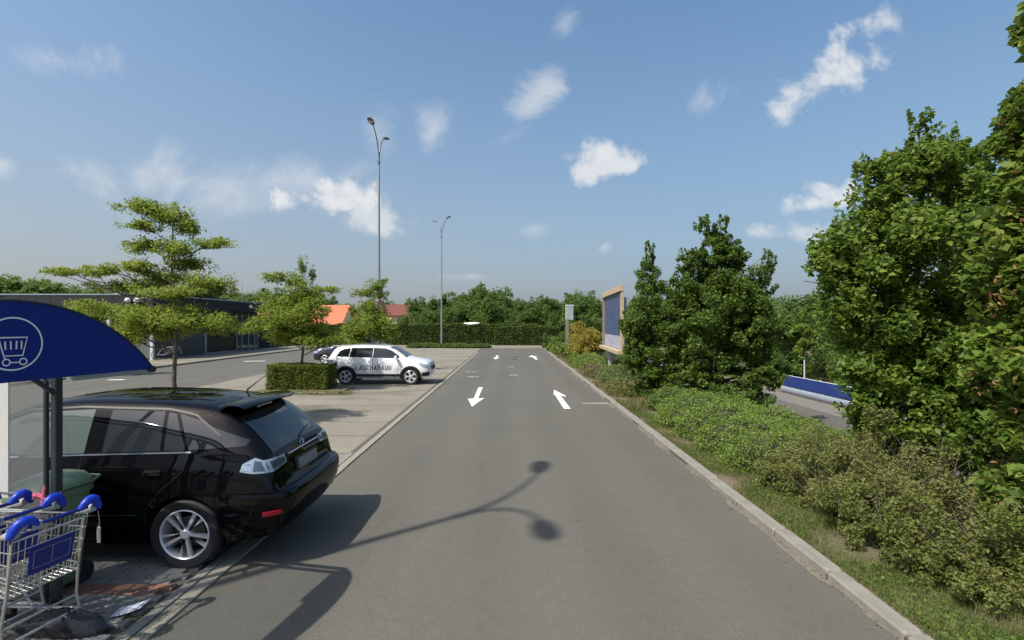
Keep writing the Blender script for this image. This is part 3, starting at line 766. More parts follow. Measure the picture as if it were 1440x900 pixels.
def liner(sh, parent, wheels, rw, yin=.58, arch=0.0):
    for wx in wheels:
        for sg in (1, -1):
            P = []; mb = MB()
            for i in range(0, 33):
                a = math.pi*2*i/32; r_ = rw-.004
                x, z = wx+r_*math.cos(a), rw*.86+r_*math.sin(a)
                if z < .2: z = .2
                P.append([(wx, sg*(yin+.004), rw*.86), (x, sg*(yin+.004), z), (x, sg*(sh.side_y(x, max(z, .3))-.03), z)])
            mb.grid(P)
            mb.build('wheel_arch_liner', M['black_plastic'], parent)
    if arch:
        for wx in wheels:
            for sg in (1, -1):
                P = []; mb = MB()
                for i in range(0, 25):
                    a = -.35 + (math.pi+.7)*i/24
                    row = []
                    for k in (rw-.012, rw+arch*.5, rw+arch):
                        x, z = wx+k*math.cos(a), rw*.86+k*math.sin(a)
                        row.append((x, sg*(sh.side_y(x, max(z, .26))+.012), max(z, .26)))
                    row = [(row[0][0], row[0][1]-sg*.05, row[0][2])] + row + [(row[-1][0], row[-1][1]-sg*.02, row[-1][2])]
                    P.append(row)
                mb.grid(P, flip=sg < 0)
                mb.build('arch_trim', M['black_plastic'], parent, smooth=40)

# ---- black estate car in the foreground, tail to the road
def make_black_car():
    st = [ # x   zb   ws   wm   zbelt wb   zt   we   dz
        (0.00, .46, .50, .62, .66, .58, .70, .48, .02),
        (0.025, .40, .66, .77, .70, .73, .745, .66, .02),
        (0.06, .37, .74, .84, .745, .80, .785, .73, .02),
        (0.10, .35, .78, .87, .82, .80, .87, .72, .02),
        (0.135, .33, .80, .885, .95, .80, 1.00, .71, .03),
        (0.19, .31, .81, .895, 1.06, .805, 1.13, .70, .04),
        (0.32, .29, .83, .91, 1.13, .82, 1.29, .68, .05),
        (0.55, .27, .84, .92, 1.16, .835, 1.50, .64, .06),
        (0.75, .26, .85, .925, 1.165, .84, 1.60, .625, .06),
        (1.05, .25, .86, .925, 1.16, .845, 1.65, .62, .06),
        (1.6, .24, .86, .92, 1.145, .85, 1.69, .63, .06),
        (2.2, .24, .86, .92, 1.125, .855, 1.70, .635, .06),
        (2.7, .24, .86, .92, 1.11, .855, 1.66, .625, .06),
        (3.0, .24, .86, .92, 1.10, .855, 1.57, .63, .06),
        (3.4, .24, .86, .92, 1.08, .85, 1.33, .69, .06),
        (3.75, .24, .85, .92, 1.055, .83, 1.13, .74, .05),
        (4.1, .25, .83, .91, 1.0, .81, 1.07, .72, .05),
        (4.45, .26, .78, .87, .91, .77, .97, .68, .04),
        (4.65, .28, .68, .78, .80, .68, .86, .58, .03),
        (4.75, .34, .50, .60, .62, .50, .66, .40, .02)]
    sh = CarShape(st)
    root = empty('parked_car', (-2.33, 6.07, .01), math.pi, 'black parked estate car with silver five spoke wheels, tail towards the road', 'car')
    sh.body('body', M['black_paint'], root, (.98, 3.70), .405)
    liner(sh, root, (.98, 3.70), .405)
    for wx in (.98, 3.70):
        for sg in (1, -1): make_wheel(root, wx, sg*.805, sg, .355, 'split')
    for sg in (1, -1):
        # glass: front door, rear door, door quarter, rear quarter
        g = MB(); sh.panel(g, [(2.04, 1.165), (3.38, 1.13)], [(2.06, 1.585), (2.3, 1.575), (2.75, 1.545), (3.05, 1.43), (3.36, 1.20)], sg); g.build('front_window', M['front_glass'], root, smooth=40)
        g = MB(); sh.panel(g, [(1.27, 1.185), (1.86, 1.17)], [(1.33, 1.56), (1.88, 1.58)], sg); g.build('rear_window', M['car_glass'], root, smooth=40)
        g = MB(); sh.panel(g, [(1.01, 1.19), (1.23, 1.185)], [(1.21, 1.54), (1.29, 1.555)], sg); g.build('quarter_light', M['car_glass'], root, smooth=40)
        g = MB(); sh.panel(g, [(.42, 1.225), (.98, 1.195)], [(.40, 1.275), (.62, 1.35), (.80, 1.41), (.95, 1.475), (1.17, 1.54)], sg); g.build('quarter_window', M['car_glass'], root, smooth=40)
        # trims
        t = MB()
        sh.line(t, [(.95, 1.175), (2.0, 1.152), (3.38, 1.112)], .014, sg, .006)
        t.build('belt_trim', M['chrome'], root)
        t = MB(); sh.line(t, [(.70, 1.33), (1.0, 1.525), (1.3, 1.585), (2.2, 1.61), (2.8, 1.575), (3.1, 1.45), (3.4, 1.22)], .018, sg, .006); t.build('roof_seal', M['black_plastic'], root)
        for ln in ([(.97, 1.17), (1.0, 1.0), (1.22, .80), (1.36, .62), (1.38, .34)], [(2.05, 1.16), (2.08, .8), (2.05, .34)], [(3.30, 1.1), (3.25, .8), (3.18, .34)], [(.10, .80), (.30, .80), (.52, .74), (.60, .66)]):
            s_ = MB(); sh.line(s_, ln, .007, sg); s_.build('door_seam', M['seam'], root)
        for hx in (1.22, 2.26):
            h = MB(); yv = sh.side_y(hx, .985)
            h.tube([(hx-.0, sg*(yv-.01), .985), (hx+.03, sg*(yv+.032), .988), (hx+.15, sg*(yv+.034), .985), (hx+.185, sg*(yv-.01), .98)], .013, 8)
            hm = h.build('door_handle', M['black_paint'], root, smooth=50)
            h = MB(); sh.panel(h, [(hx+.0, .955), (hx+.18, .952)], [(hx+.01, 1.005), (hx+.18, 1.002)], sg, off=.001, nu=4, nv=2); h.build('handle_recess', M['seam'], hm)
        # lower trim strip with its bright line
        c = MB(); sh.panel(c, [(1.42, .30), (3.2, .30)], [(1.42, .40), (3.2, .40)], sg, off=.012); c.build('side_sill', M['black_paint'], root, smooth=40)
        c = MB(); sh.line(c, [(1.45, .56), (3.15, .55)], .012, sg, .008); c.build('side_moulding', M['chrome'], root)
        # tail lamp: outer part on the wing, inner part on the tailgate
        l_ = empty('tail_lamp'); l_.parent = root
        q = MB(); sh.panel(q, [(.150, .965), (.30, .962), (.43, .985)], [(.212, 1.080), (.30, 1.115), (.41, 1.06)], sg, off=.009, nu=14, nv=6, skirt=.02); q.build('lens', M['lamp_clear'], l_, smooth=40)
        q = MB(); sh.panel(q, [(.19, .985), (.30, .985)], [(.235, 1.07), (.30, 1.09)], sg, off=.012, nu=8, nv=4, skirt=.004); q.build('insert', M['lamp_dark'], l_, smooth=40)
        q = MB(); sh.panel(q, [(.315, .985), (.395, .995)], [(.315, 1.07), (.385, 1.05)], sg, off=.012, nu=6, nv=3, skirt=.004); q.build('reflector_cell', M['chrome'], l_, smooth=40)
        def gate_x(y, z):
            lo, hi = .0, .6
            for _ in range(30):
                m_ = (lo+hi)/2
                if sh.top_z(m_, y) < z or sh.section(m_)[:, 0].max() < abs(y): lo = m_
                else: hi = m_
            return hi
        def gate_patch(ya, yb, z0a, z1a, z0b, z1b, off, nm, mt, ny=14, nz=7):
            q = MB(); P = []
            for i in range(ny+1):
                t = i/ny; yv = ya+(yb-ya)*t; za, zb_ = z0a+(z0b-z0a)*t, z1a+(z1b-z1a)*t
                row = [(gate_x(yv, za+(zb_-za)*k/nz)-off, sg*yv, za+(zb_-za)*k/nz) for k in range(nz+1)]
                P.append([(row[0][0]+off+.01, row[0][1], row[0][2])] + row + [(row[-1][0]+off+.01, row[-1][1], row[-1][2])])
            P = [[(x+off+.01, y, z) for x, y, z in P[0]]] + P + [[(x+off+.01, y, z) for x, y, z in P[-1]]]
            q.grid(P, flip=sg > 0); q.build(nm, mt, l_, smooth=40)
        gate_patch(.808, .48, .962, 1.085, .985, 1.07, .008, 'inner_lens', M['lamp_clear'])
        gate_patch(.775, .645, .985, 1.062, .990, 1.060, .011, 'inner_insert', M['lamp_dark'], 8, 4)
        gate_patch(.615, .51, .995, 1.055, 1.0, 1.05, .011, 'inner_insert', M['lamp_dark'], 8, 4)
        gate_patch(.632, .626, .972, 1.075, .972, 1.075, .012, 'lamp_divider', M['seam'], 2, 6)
        # red reflector low in the bumper
        q = MB(); P = []
        for i in range(9):
            a = (.80+.44*i/8)*sg; sn, cs = math.sin(a), math.cos(a)
            X0 = .565-.620*abs(cs)**.45; Y0 = .945*np.sign(sn)*abs(sn)**.42
            P.append([(X0-.012, Y0+sg*.012, .548), (X0-.016, Y0+sg*.014, .57), (X0-.020, Y0+sg*.016, .59), (X0-.0, Y0+sg*.0, .595)])
        q.grid(P); q.build('reflector', M['lamp_red'], root)
        # mirror
        mm = MB(); mm.lathe([(.02, -.11), (.075, -.09), (.095, -.02), (.095, .05), (.07, .10), (.02, .115)], 16, Matrix.Translation((3.18, sg*1.0, 1.17)) @ Matrix.Rotation(R(90), 4, 'X') @ Matrix.Scale(.55, 4, (1, 0, 0)))
        mm.tube([(3.2, sg*.86, 1.12), (3.2, sg*.96, 1.14)], .03, 8)
        mm.build('door_mirror', M['black_paint'], root, smooth=50)
        hl = MB(); sh.panel(hl, [(4.2, .80), (4.62, .70)], [(4.15, .93), (4.58, .82)], sg, off=.008, nu=8, nv=4); hl.build('headlight', M['lamp_clear'], root, smooth=40)
    def gate_pt(y, z):
        lo, hi = 0, .7
        for _ in range(32):
            m_ = (lo+hi)/2
            if sh.top_z(m_, y) < z or sh.section(m_)[:, 0].max() < abs(y): lo = m_
            else: hi = m_
        return hi
    # glass of the tailgate and windscreen
    g = MB(); P = []
    for i in range(13):
        f = -1+2*i/12; row = []
        for k in range(9):
            z = 1.145+.36*k/8; w = .665-.07*k/8; row.append((gate_pt(w*f, z-.02*abs(f)**2)-.010, w*f, z-.02*abs(f)**2))
        P.append(row)
    g.grid(P); g.build('rear_screen', M['car_glass'], root, smooth=60)
    g = MB(); sh.top_panel(g, [(3.0+.09*i, .60+.012*i) for i in range(8)]); g.build('windscreen', M['front_glass'], root, smooth=60)
    # spoiler
    sp = MB(); P = []
    for i in range(17):
        f = -1+2*i/16; w = .645; y = w*f
        P.append([(.80, y*.98, 1.605+.02*(1-f*f)), (.62, y, 1.635-.015*f*f), (.47+.07*f*f, y*1.0, 1.628-.03*f*f), (.43+.09*f*f, y, 1.612-.03*f*f), (.46+.08*f*f, y, 1.592-.03*f*f), (.66, y*.97, 1.54-.01*f*f)])
    sp.grid(P); sp.grid([P[0], [(p[0], p[1]*.9, p[2]-.01) for p in P[0]]]); sp.grid([P[-1], [(p[0], p[1]*.9, p[2]-.01) for p in P[-1]]])
    sp.build('spoiler', M['black_paint'], root, smooth=40)
    br = MB(); br.box(.60, .617, -.18, .18, 1.525, 1.545); br.build('brake_light', M['lamp_dark'], root)
    # number plate, garnish bar, emblem
    Mg = Matrix.Translation((.108, 0, .90)) @ Matrix.Rotation(R(12), 4, 'Y')
    MB().box(-.03, -.012, -.26, .26, -.055, .055, M=Mg).build('number_plate', M['plate'], root)
    MB().box(-.012, -.004, -.31, .31, -.08, .085, M=Mg).build('plate_recess', M['black_plastic'], root)
    gb = MB(); gb.tube([(gate_pt(y, 1.055)-.016, y, 1.055-.0*abs(y)) for y in np.linspace(-.42, .42, 13)], .009, 8); gb.build('chrome_strip', M['chrome'], root, smooth=60)
    e = MB()
    cx = .145
    ring = [(gate_pt(0, 1.10)-.012, .052*math.cos(a), 1.095+.036*math.sin(a)) for a in np.linspace(0, 2*math.pi, 25)]
    e.tube(ring, .005, 6, cap=False); e.tube([(gate_pt(0, 1.11)-.012, -.022, 1.118), (gate_pt(0, 1.08)-.014, -.008, 1.078), (gate_pt(0, 1.08)-.014, .036, 1.078)], .0045, 6)
    e.build('emblem', M['chrome'], root)
    wp = MB(); wp.tube([(gate_pt(0, 1.16)-.02, .0, 1.16), (gate_pt(.18, 1.22)-.03, -.2, 1.20), (gate_pt(.42, 1.25)-.03, -.46, 1.215)], .010, 6); wp.build('rear_wiper', M['black_plastic'], root)
    # bumper ledge and dark diffuser
    bl = MB(); P = []
    for i in range(49):
        a = math.pi*(i/48-.5); sn, cs = math.sin(a), math.cos(a)
        X0 = .565-.620*abs(cs)**.45; Y0 = .945*np.sign(sn)*abs(sn)**.42
        wr = max(0, 1-abs(Y0)/.93)                    # fades into the wings
        nx, ny = -1 if wr > .12 else -1*wr/.12, (0 if wr > .12 else np.sign(Y0)*(1-wr/.12))
        def o_(d, z): return (X0+nx*d, Y0+ny*d*.4, z)
        P.append([(X0+.07, Y0*.93, .775), o_(-.005, .768), o_(.022, .735), o_(.026, .66), o_(.006, .54), (X0+.05, Y0*.97, .42), (X0+.12, Y0*.93, .33)])
    bl.grid(P, flip=True); bl.build('bumper', M['black_paint'], root, smooth=50)
    df = MB(); P = []
    for i in range(15):
        f = -1+2*i/14; y = .72*f; x = .03+.09*abs(f)**3
        P.append([(x-.0, y, .475), (x+.02, y, .36), (x+.12, y, .29)])
    df.grid(P, flip=True); df.build('lower_bumper', M['black_plastic'], root, smooth=50)
    an = MB(); an.tube([(1.02, -.40, 1.65), (.985, -.40, 1.68), (.78, -.40, 1.84)], [.016, .010, .004], 6); an.build('roof_antenna', M['black_plastic'], root)
    return root
black = make_black_car()

HATCH = [
    (0.00, .46, .54, .64, .70, .60, .76, .50, .02),
    (0.04, .38, .70, .80, .80, .76, .88, .68, .03),
    (0.09, .34, .78, .87, .98, .82, 1.05, .72, .04),
    (0.16, .31, .81, .89, 1.07, .835, 1.20, .70, .05),
    (0.28, .28, .83, .90, 1.09, .845, 1.40, .67, .06),
    (0.42, .27, .84, .905, 1.095, .85, 1.54, .65, .06),
    (0.75, .26, .84, .91, 1.09, .85, 1.60, .64, .05),
    (1.3, .25, .85, .91, 1.08, .855, 1.63, .645, .05),
    (2.0, .25, .85, .91, 1.07, .86, 1.62, .645, .05),
    (2.45, .25, .85, .91, 1.06, .86, 1.58, .64, .05),
    (2.75, .25, .85, .91, 1.05, .855, 1.49, .65, .05),
    (3.1, .25, .85, .91, 1.04, .845, 1.28, .69, .05),
    (3.38, .25, .84, .91, 1.02, .825, 1.12, .73, .05),
    (3.7, .26, .83, .90, .98, .80, 1.06, .71, .05),
    (4.0, .27, .80, .88, .93, .78, 1.00, .69, .04),
    (4.2, .29, .72, .81, .84, .70, .90, .60, .03),
    (4.3, .36, .52, .62, .62, .52, .68, .42, .02)]
def make_hatch(paint, lettering, name, loc, rz, label, group=None):
    sh = CarShape(HATCH)
    root = empty(name, loc, rz, label, 'car', group)
    W = (.86, 3.50)
    sh.body('body', paint, root, W, .385)
    liner(sh, root, W, .385, arch=.055)
    for wx in W:
        for sg in (1, -1): make_wheel(root, wx, sg*.795, sg, .335, 'wide')
    for sg in (1, -1):
        g = MB(); sh.panel(g, [(1.955, 1.105), (3.04, 1.075)], [(1.965, 1.50), (2.45, 1.475), (2.72, 1.38), (3.02, 1.17)], sg); g.build('front_window', M['car_glass'], root, smooth=40)
        g = MB(); sh.panel(g, [(1.00, 1.125), (1.93, 1.107)], [(1.06, 1.50), (1.94, 1.505)], sg); g.build('rear_window', M['car_glass'], root, smooth=40)
        g = MB(); sh.panel(g, [(.46, 1.16), (.96, 1.13)], [(.58, 1.37), (.74, 1.45), (1.02, 1.495)], sg); g.build('quarter_window', M['car_glass'], root, smooth=40)
        c = MB(); sh.panel(c, [(1.3, .27), (3.08, .27)], [(1.27, .44), (3.1, .44)], sg, off=.012); c.build('sill_cladding', M['black_plastic'], root, smooth=40)
        c = MB(); sh.panel(c, [(1.3, .30), (3.06, .30)], [(1.3, .325), (3.06, .325)], sg, off=.020); c.build('sill_strip', M['alloy'], root)
        c = MB(); sh.panel(c, [(.06, .40), (.44, .33)], [(.04, .52), (.44, .50)], sg, off=.008); c.build('bumper_cladding', M['black_plastic'], root, smooth=40)
        c = MB(); sh.panel(c, [(3.95, .33), (4.24, .36)], [(3.96, .50), (4.26, .53)], sg, off=.008); c.build('front_cladding', M['black_plastic'], root, smooth=40)
        t = MB(); sh.panel(t, [(.09, .88), (.32, .92)], [(.10, 1.01), (.37, 1.02)], sg, off=.008, nu=6, nv=3); t.build('tail_lamp', M['lamp_dark'], root)
        t = MB(); sh.panel(t, [(3.93, .74), (4.24, .64)], [(3.80, .91), (4.20, .81)], sg, off=.008, nu=8, nv=4); t.build('headlight', M['lamp_clear'], root)
        for ln in ([(.98, 1.10), (.99, .9), (1.22, .6), (1.30, .44)], [(1.95, 1.10), (1.96, .44)], [(3.0, 1.06), (3.02, .8), (3.0, .44)]):
            t = MB(); sh.line(t, ln, .010, sg); t.build('door_seam', M['seam'], root)
        for hx in (1.12, 2.10):
            h = MB(); yv = sh.side_y(hx, .88); h.tube([(hx, sg*(yv-.01), .88), (hx+.03, sg*(yv+.03), .882), (hx+.15, sg*(yv+.03), .88), (hx+.18, sg*(yv-.01), .878)], .013, 6); h.build('door_handle', paint, root)
        mm = MB(); mm.lathe([(.02, -.10), (.07, -.08), (.085, .0), (.07, .09), (.02, .105)], 14, Matrix.Translation((2.92, sg*.99, 1.12)) @ Matrix.Rotation(R(90), 4, 'X') @ Matrix.Scale(.7, 4, (1, 0, 0)))
        mm.tube([(2.92, sg*.85, 1.08), (2.92, sg*.95, 1.10)], .025, 6); mm.build('door_mirror', paint, root, smooth=50)
        rl = MB(); rl.tube([(.75, sg*.62, 1.58), (.85, sg*.63, 1.62), (1.6, sg*.635, 1.645), (2.3, sg*.63, 1.62), (2.42, sg*.62, 1.58)], .012, 6); rl.build('roof_rail', M['black_plastic'], root)
        if lettering:
            # bold dark lettering over the doors with a pale line of smaller marks above it
            def stroke(mb, x, z, w, h, sl=0.0, hh=None):
                sh.panel(mb, [(x, z), (x+w, z)], [(x+sl, z+h), (x+sl+w, z+h)], sg, off=.003, nu=1, nv=2, skirt=.001)
            b = MB(); x = 1.30; d = 1
            glyphs = 'IL.AUEBAAVAUD'
            px_ = 1.26
            stroke(b, px_-.10, .63, .05, .035); 
            for g_ in 'LAUEBADAUD':
                h_ = .19+.02*math.sin(px_*9); z_ = .60; w_ = .045
                if g_ == 'L': stroke(b, px_, z_, w_, h_); stroke(b, px_, z_, .10, .035)
                elif g_ == 'A': stroke(b, px_, z_, w_, h_, .045); stroke(b, px_+.085, z_, w_, h_, -.04); stroke(b, px_+.03, z_+.05, .07, .025)
                elif g_ == 'U': stroke(b, px_, z_, w_, h_); stroke(b, px_+.085, z_, w_, h_); stroke(b, px_, z_, .12, .035)
                elif g_ == 'E': stroke(b, px_, z_, w_, h_); [stroke(b, px_, z_+k, .10, .03) for k in (0, .07, .14)]
                elif g_ == 'B': stroke(b, px_, z_, w_, h_); stroke(b, px_+.08, z_+.01, w_, h_-.02); [stroke(b, px_, z_+k, .10, .03) for k in (0, .07, .14)]
                elif g_ == 'D': stroke(b, px_, z_, w_, h_); stroke(b, px_+.08, z_+.03, w_, h_-.06); [stroke(b, px_, z_+k, .09, .03) for k in (0, .14)]
                px_ += .150
            b.build('door_lettering', M['print'], root)
            b = MB(); rr = random.Random(5); x = 1.32
            while x < 2.75:
                stroke(b, x, .80+rr.uniform(-.01, .01), .03, rr.uniform(.03, .10 if x < 1.7 else .06), rr.uniform(-.01, .02)); x += rr.uniform(.045, .085)
            for k in range(9): stroke(b, 2.90+.035*k*.8, .56+.02*(k % 3), .014, .12+.10*(k % 2), .02)
            b.build('small_lettering', M['print_pale'], root)
    g = MB(); sh.top_panel(g, [(2.62+.10*i, .60+.02*i) for i in range(8)]); g.build('windscreen', M['car_glass'], root, smooth=60)
    g = MB(); sh.top_panel(g, [(.22+.05*i, .62-.01*i) for i in range(6)]); g.build('rear_screen', M['car_glass'], root, smooth=60)
    sp = MB(); sp.box(.24, .60, -.60, .60, 1.555, 1.585, .008); sp.build('spoiler', paint, root)
    gr = MB(); gr.box(4.262, 4.305, -.48, .48, .58, .74, .01); gr.build('grille', M['black_plastic'], root)
    pl = MB(); pl.box(-.006, .03, -.26, .26, .60, .70); pl.build('number_plate', M['plate'], root)
    return root
make_hatch(M['white_paint'], True, 'parked_car', (-7.64, 21.75, .004), R(0), 'white parked car with dark lettering on its doors, beyond the clipped hedge')
make_hatch(M['blue_paint'], False, 'parked_car', (-7.85, 31.95, .004), R(180), 'dark blue parked car half hidden behind the white car')
make_hatch(M['silver_paint'], False, 'parked_car', (-25.9, 27.2, .114), R(4), 'silver parked car mostly hidden behind the blue trolley sign panel')
# ================================================================== TROLLEY SHELTER
A = Vector((-.2, -.98, 0)).normalized(); B = Vector((-A.y*-1, A.x*-1, 0)); B = Vector((-.98, .2, 0)).normalized()
T0 = Vector((-2.95, 4.2, 0))
def S(b, a, z=0.0): return T0 + A*a + B*b + Vector((0, 0, z))
MS = Matrix.Translation(T0) @ Matrix(((B.x, A.x, 0, 0), (B.y, A.y, 0, 0), (0, 0, 1, 0), (0, 0, 0, 1)))   # local x = depth, y = along gable
shel = empty('trolley_shelter', (T0.x, T0.y, 0), 0, 'trolley shelter with arched royal blue end panel carrying a white cart symbol', 'shelter')
inv = Matrix.Translation((-T0.x, -T0.y, 0))
def sbuild(mb, name, mat, smooth=None, parent=None):
    mb.v = [tuple(inv @ Vector(p)) for p in mb.v]
    return mb.build(name, mat, parent or shel, smooth)
RA = 1.235; ZC = 2.64-RA
def arc(t): return ZC + math.sqrt(max(0, RA*RA-(t-1.0)**2))
ts = [i/40*2 for i in range(41)]
mb = MB(); vs = []; n = len(ts)
MG = MS @ Matrix(((0, 0, 1, 0), (1, 0, 0, 0), (0, 1, 0, 0), (0, 0, 0, 1)))            # 2-D (t, z) -> gable plane, extrude into depth
poly = [(t, arc(t)) for t in ts] 
mb.prism(poly[::-1], 0.0, .035, MG)
panel = sbuild(mb, 'end_panel', M['sign_blue'])
# symbol: flat white print 2 mm proud
def flat_line(mb, pts, w, off=-.003, closed=False):
    pts = [Vector((p[0], p[1])) for p in pts]; L_, R_ = [], []
    m = len(pts)
    for i, p in enumerate(pts):
        a = pts[(i-1) % m] if (closed or i > 0) else p; c = pts[(i+1) % m] if (closed or i < m-1) else p
        d = (c-a).normalized(); nn = Vector((-d.y, d.x))*w/2
        L_.append(p+nn); R_.append(p-nn)
    rng_ = range(m if closed else m-1)
    for i in rng_:
        j = (i+1) % m
        mb.add([MG @ Vector((q.x, q.y, off)) for q in (L_[i], L_[j], R_[j], R_[i])], [(0, 1, 2, 3)])
ic = (.99, 2.372); ir = .165
sy = MB()
flat_line(sy, [(ic[0]+ir*math.cos(a), ic[1]+ir*math.sin(a)) for a in np.linspace(0, 2*math.pi, 49)[:-1]], .010, closed=True)
def I(x, z): return (ic[0]-x, ic[1]+z)                 # x to the viewer's right
flat_line(sy, [I(-.105, .075), I(-.088, .070), I(-.052, -.075), I(.052, -.075), I(.078, .040), I(-.082, .040)], .009)
for k in (-.045, -.015, .018, .046): flat_line(sy, [I(k, .018), I(k+.002*np.sign(-k), -.035)], .009)
for cx in (-.038, .055): flat_line(sy, [I(cx+.020*math.cos(a), -.115+.020*math.sin(a)) for a in np.linspace(0, 2*math.pi, 17)[:-1]], .008, closed=True)
flat_line(sy, [I(-.018, -.118), I(.035, -.118)], .007); flat_line(sy, [I(-.052, -.075), I(-.045, -.096)], .008)
sbuild(sy, 'cart_symbol', M['sign_white'], parent=panel)
# pale trim bent over the arch, dark round cap at the tip, pale gutter
tr = MB()
for (b0, b1, h) in ((-.006, .06, .012),):
    P = []
    for t in ts:
        nx, nz_ = (t-1)/RA, (arc(t)-ZC)/RA
        P.append([MS @ Vector((b0, t, arc(t)+.001)), MS @ Vector((b0, t+nx*h, arc(t)+nz_*h)), MS @ Vector((b1, t+nx*h, arc(t)+nz_*h)), MS @ Vector((b1, t, arc(t)+.001))])
    tr.grid(P)
sbuild(tr, 'arch_trim', M['dark_steel'], smooth=40)
DEP = 3.4
rf = MB(); P = []
for t in ts: P.append([MS @ Vector((b, t, arc(t)-.006)) for b in np.linspace(.04, DEP, 6)])
rf.grid(P); P2 = [[p+Vector((0, 0, .004)) for p in r] for r in P]; rf.grid(P2)
sbuild(rf, 'roof_sheet', M['roof_glass'], smooth=60)
for b in (DEP,):
    rb = MB(); rb.tube([MS @ Vector((b, t, arc(t)-.03)) for t in ts[::2]], .018, 6); sbuild(rb, 'roof_rib', M['dark_steel'], smooth=60)
for a, nm in ((.0, 'gutter'), (2.0, 'gutter')):
    gt = MB(); gt.tube([S(-.012, a, 2.128), S(DEP, a, 2.128)], .028, 10); sbuild(gt, nm, M['dark_steel'], smooth=60)
gw = MB(); gw.box(-.004, .07, .05, .62, 2.098, 2.126, M=MS); sbuild(gw, 'pale_soffit_strip', M['frame_grey'])
for a in (.07, 1.93):
    for b in (.885, 2.7):
        p = MB(); p.box(b-.030, b+.030, a-.030, a+.030, .02, 2.09, .006, M=MS); po = sbuild(p, 'post', M['dark_steel'])
        br = MB(); sg = 1 if a < 1 else -1; br.tube([S(b, a, 1.93), S(b+.10, a, 2.09)], .022, 6); br.tube([S(b, a, 1.90), S(b, a+sg*.22, 2.09)], .020, 6); sbuild(br, 'brace', M['dark_steel'])
    rl = MB(); rl.box(.05, DEP, a-.02, a+.02, 2.085, 2.12, M=MS); sbuild(rl, 'side_rail', M['dark_steel'])
# side glazing on the far side: pane with pale frame and a printed edge
fr = MB(); fr.box(1.03, 1.055, .02, .05, .10, 2.08, M=MS); sbuild(fr, 'pane_stile', M['dark_steel'])
fr = MB(); fr.box(1.06, 2.2, .02, .045, 1.02, 1.035, M=MS); sbuild(fr, 'pane_rail', M['frame_grey'])
pn = MB(); pn.box(1.06, 1.45, .028, .036, .14, 2.06, M=MS); sbuild(pn, 'glass_pane', M['panel_glass'])
pn = MB(); pn.box(1.455, 1.60, .026, .038, .55, 2.06, M=MS); sbuild(pn, 'frosted_pane', M['frost'])
pn = MB(); pn.box(1.605, 2.64, .028, .036, .14, 2.06, M=MS); sbuild(pn, 'glass_pane', M['panel_glass'])

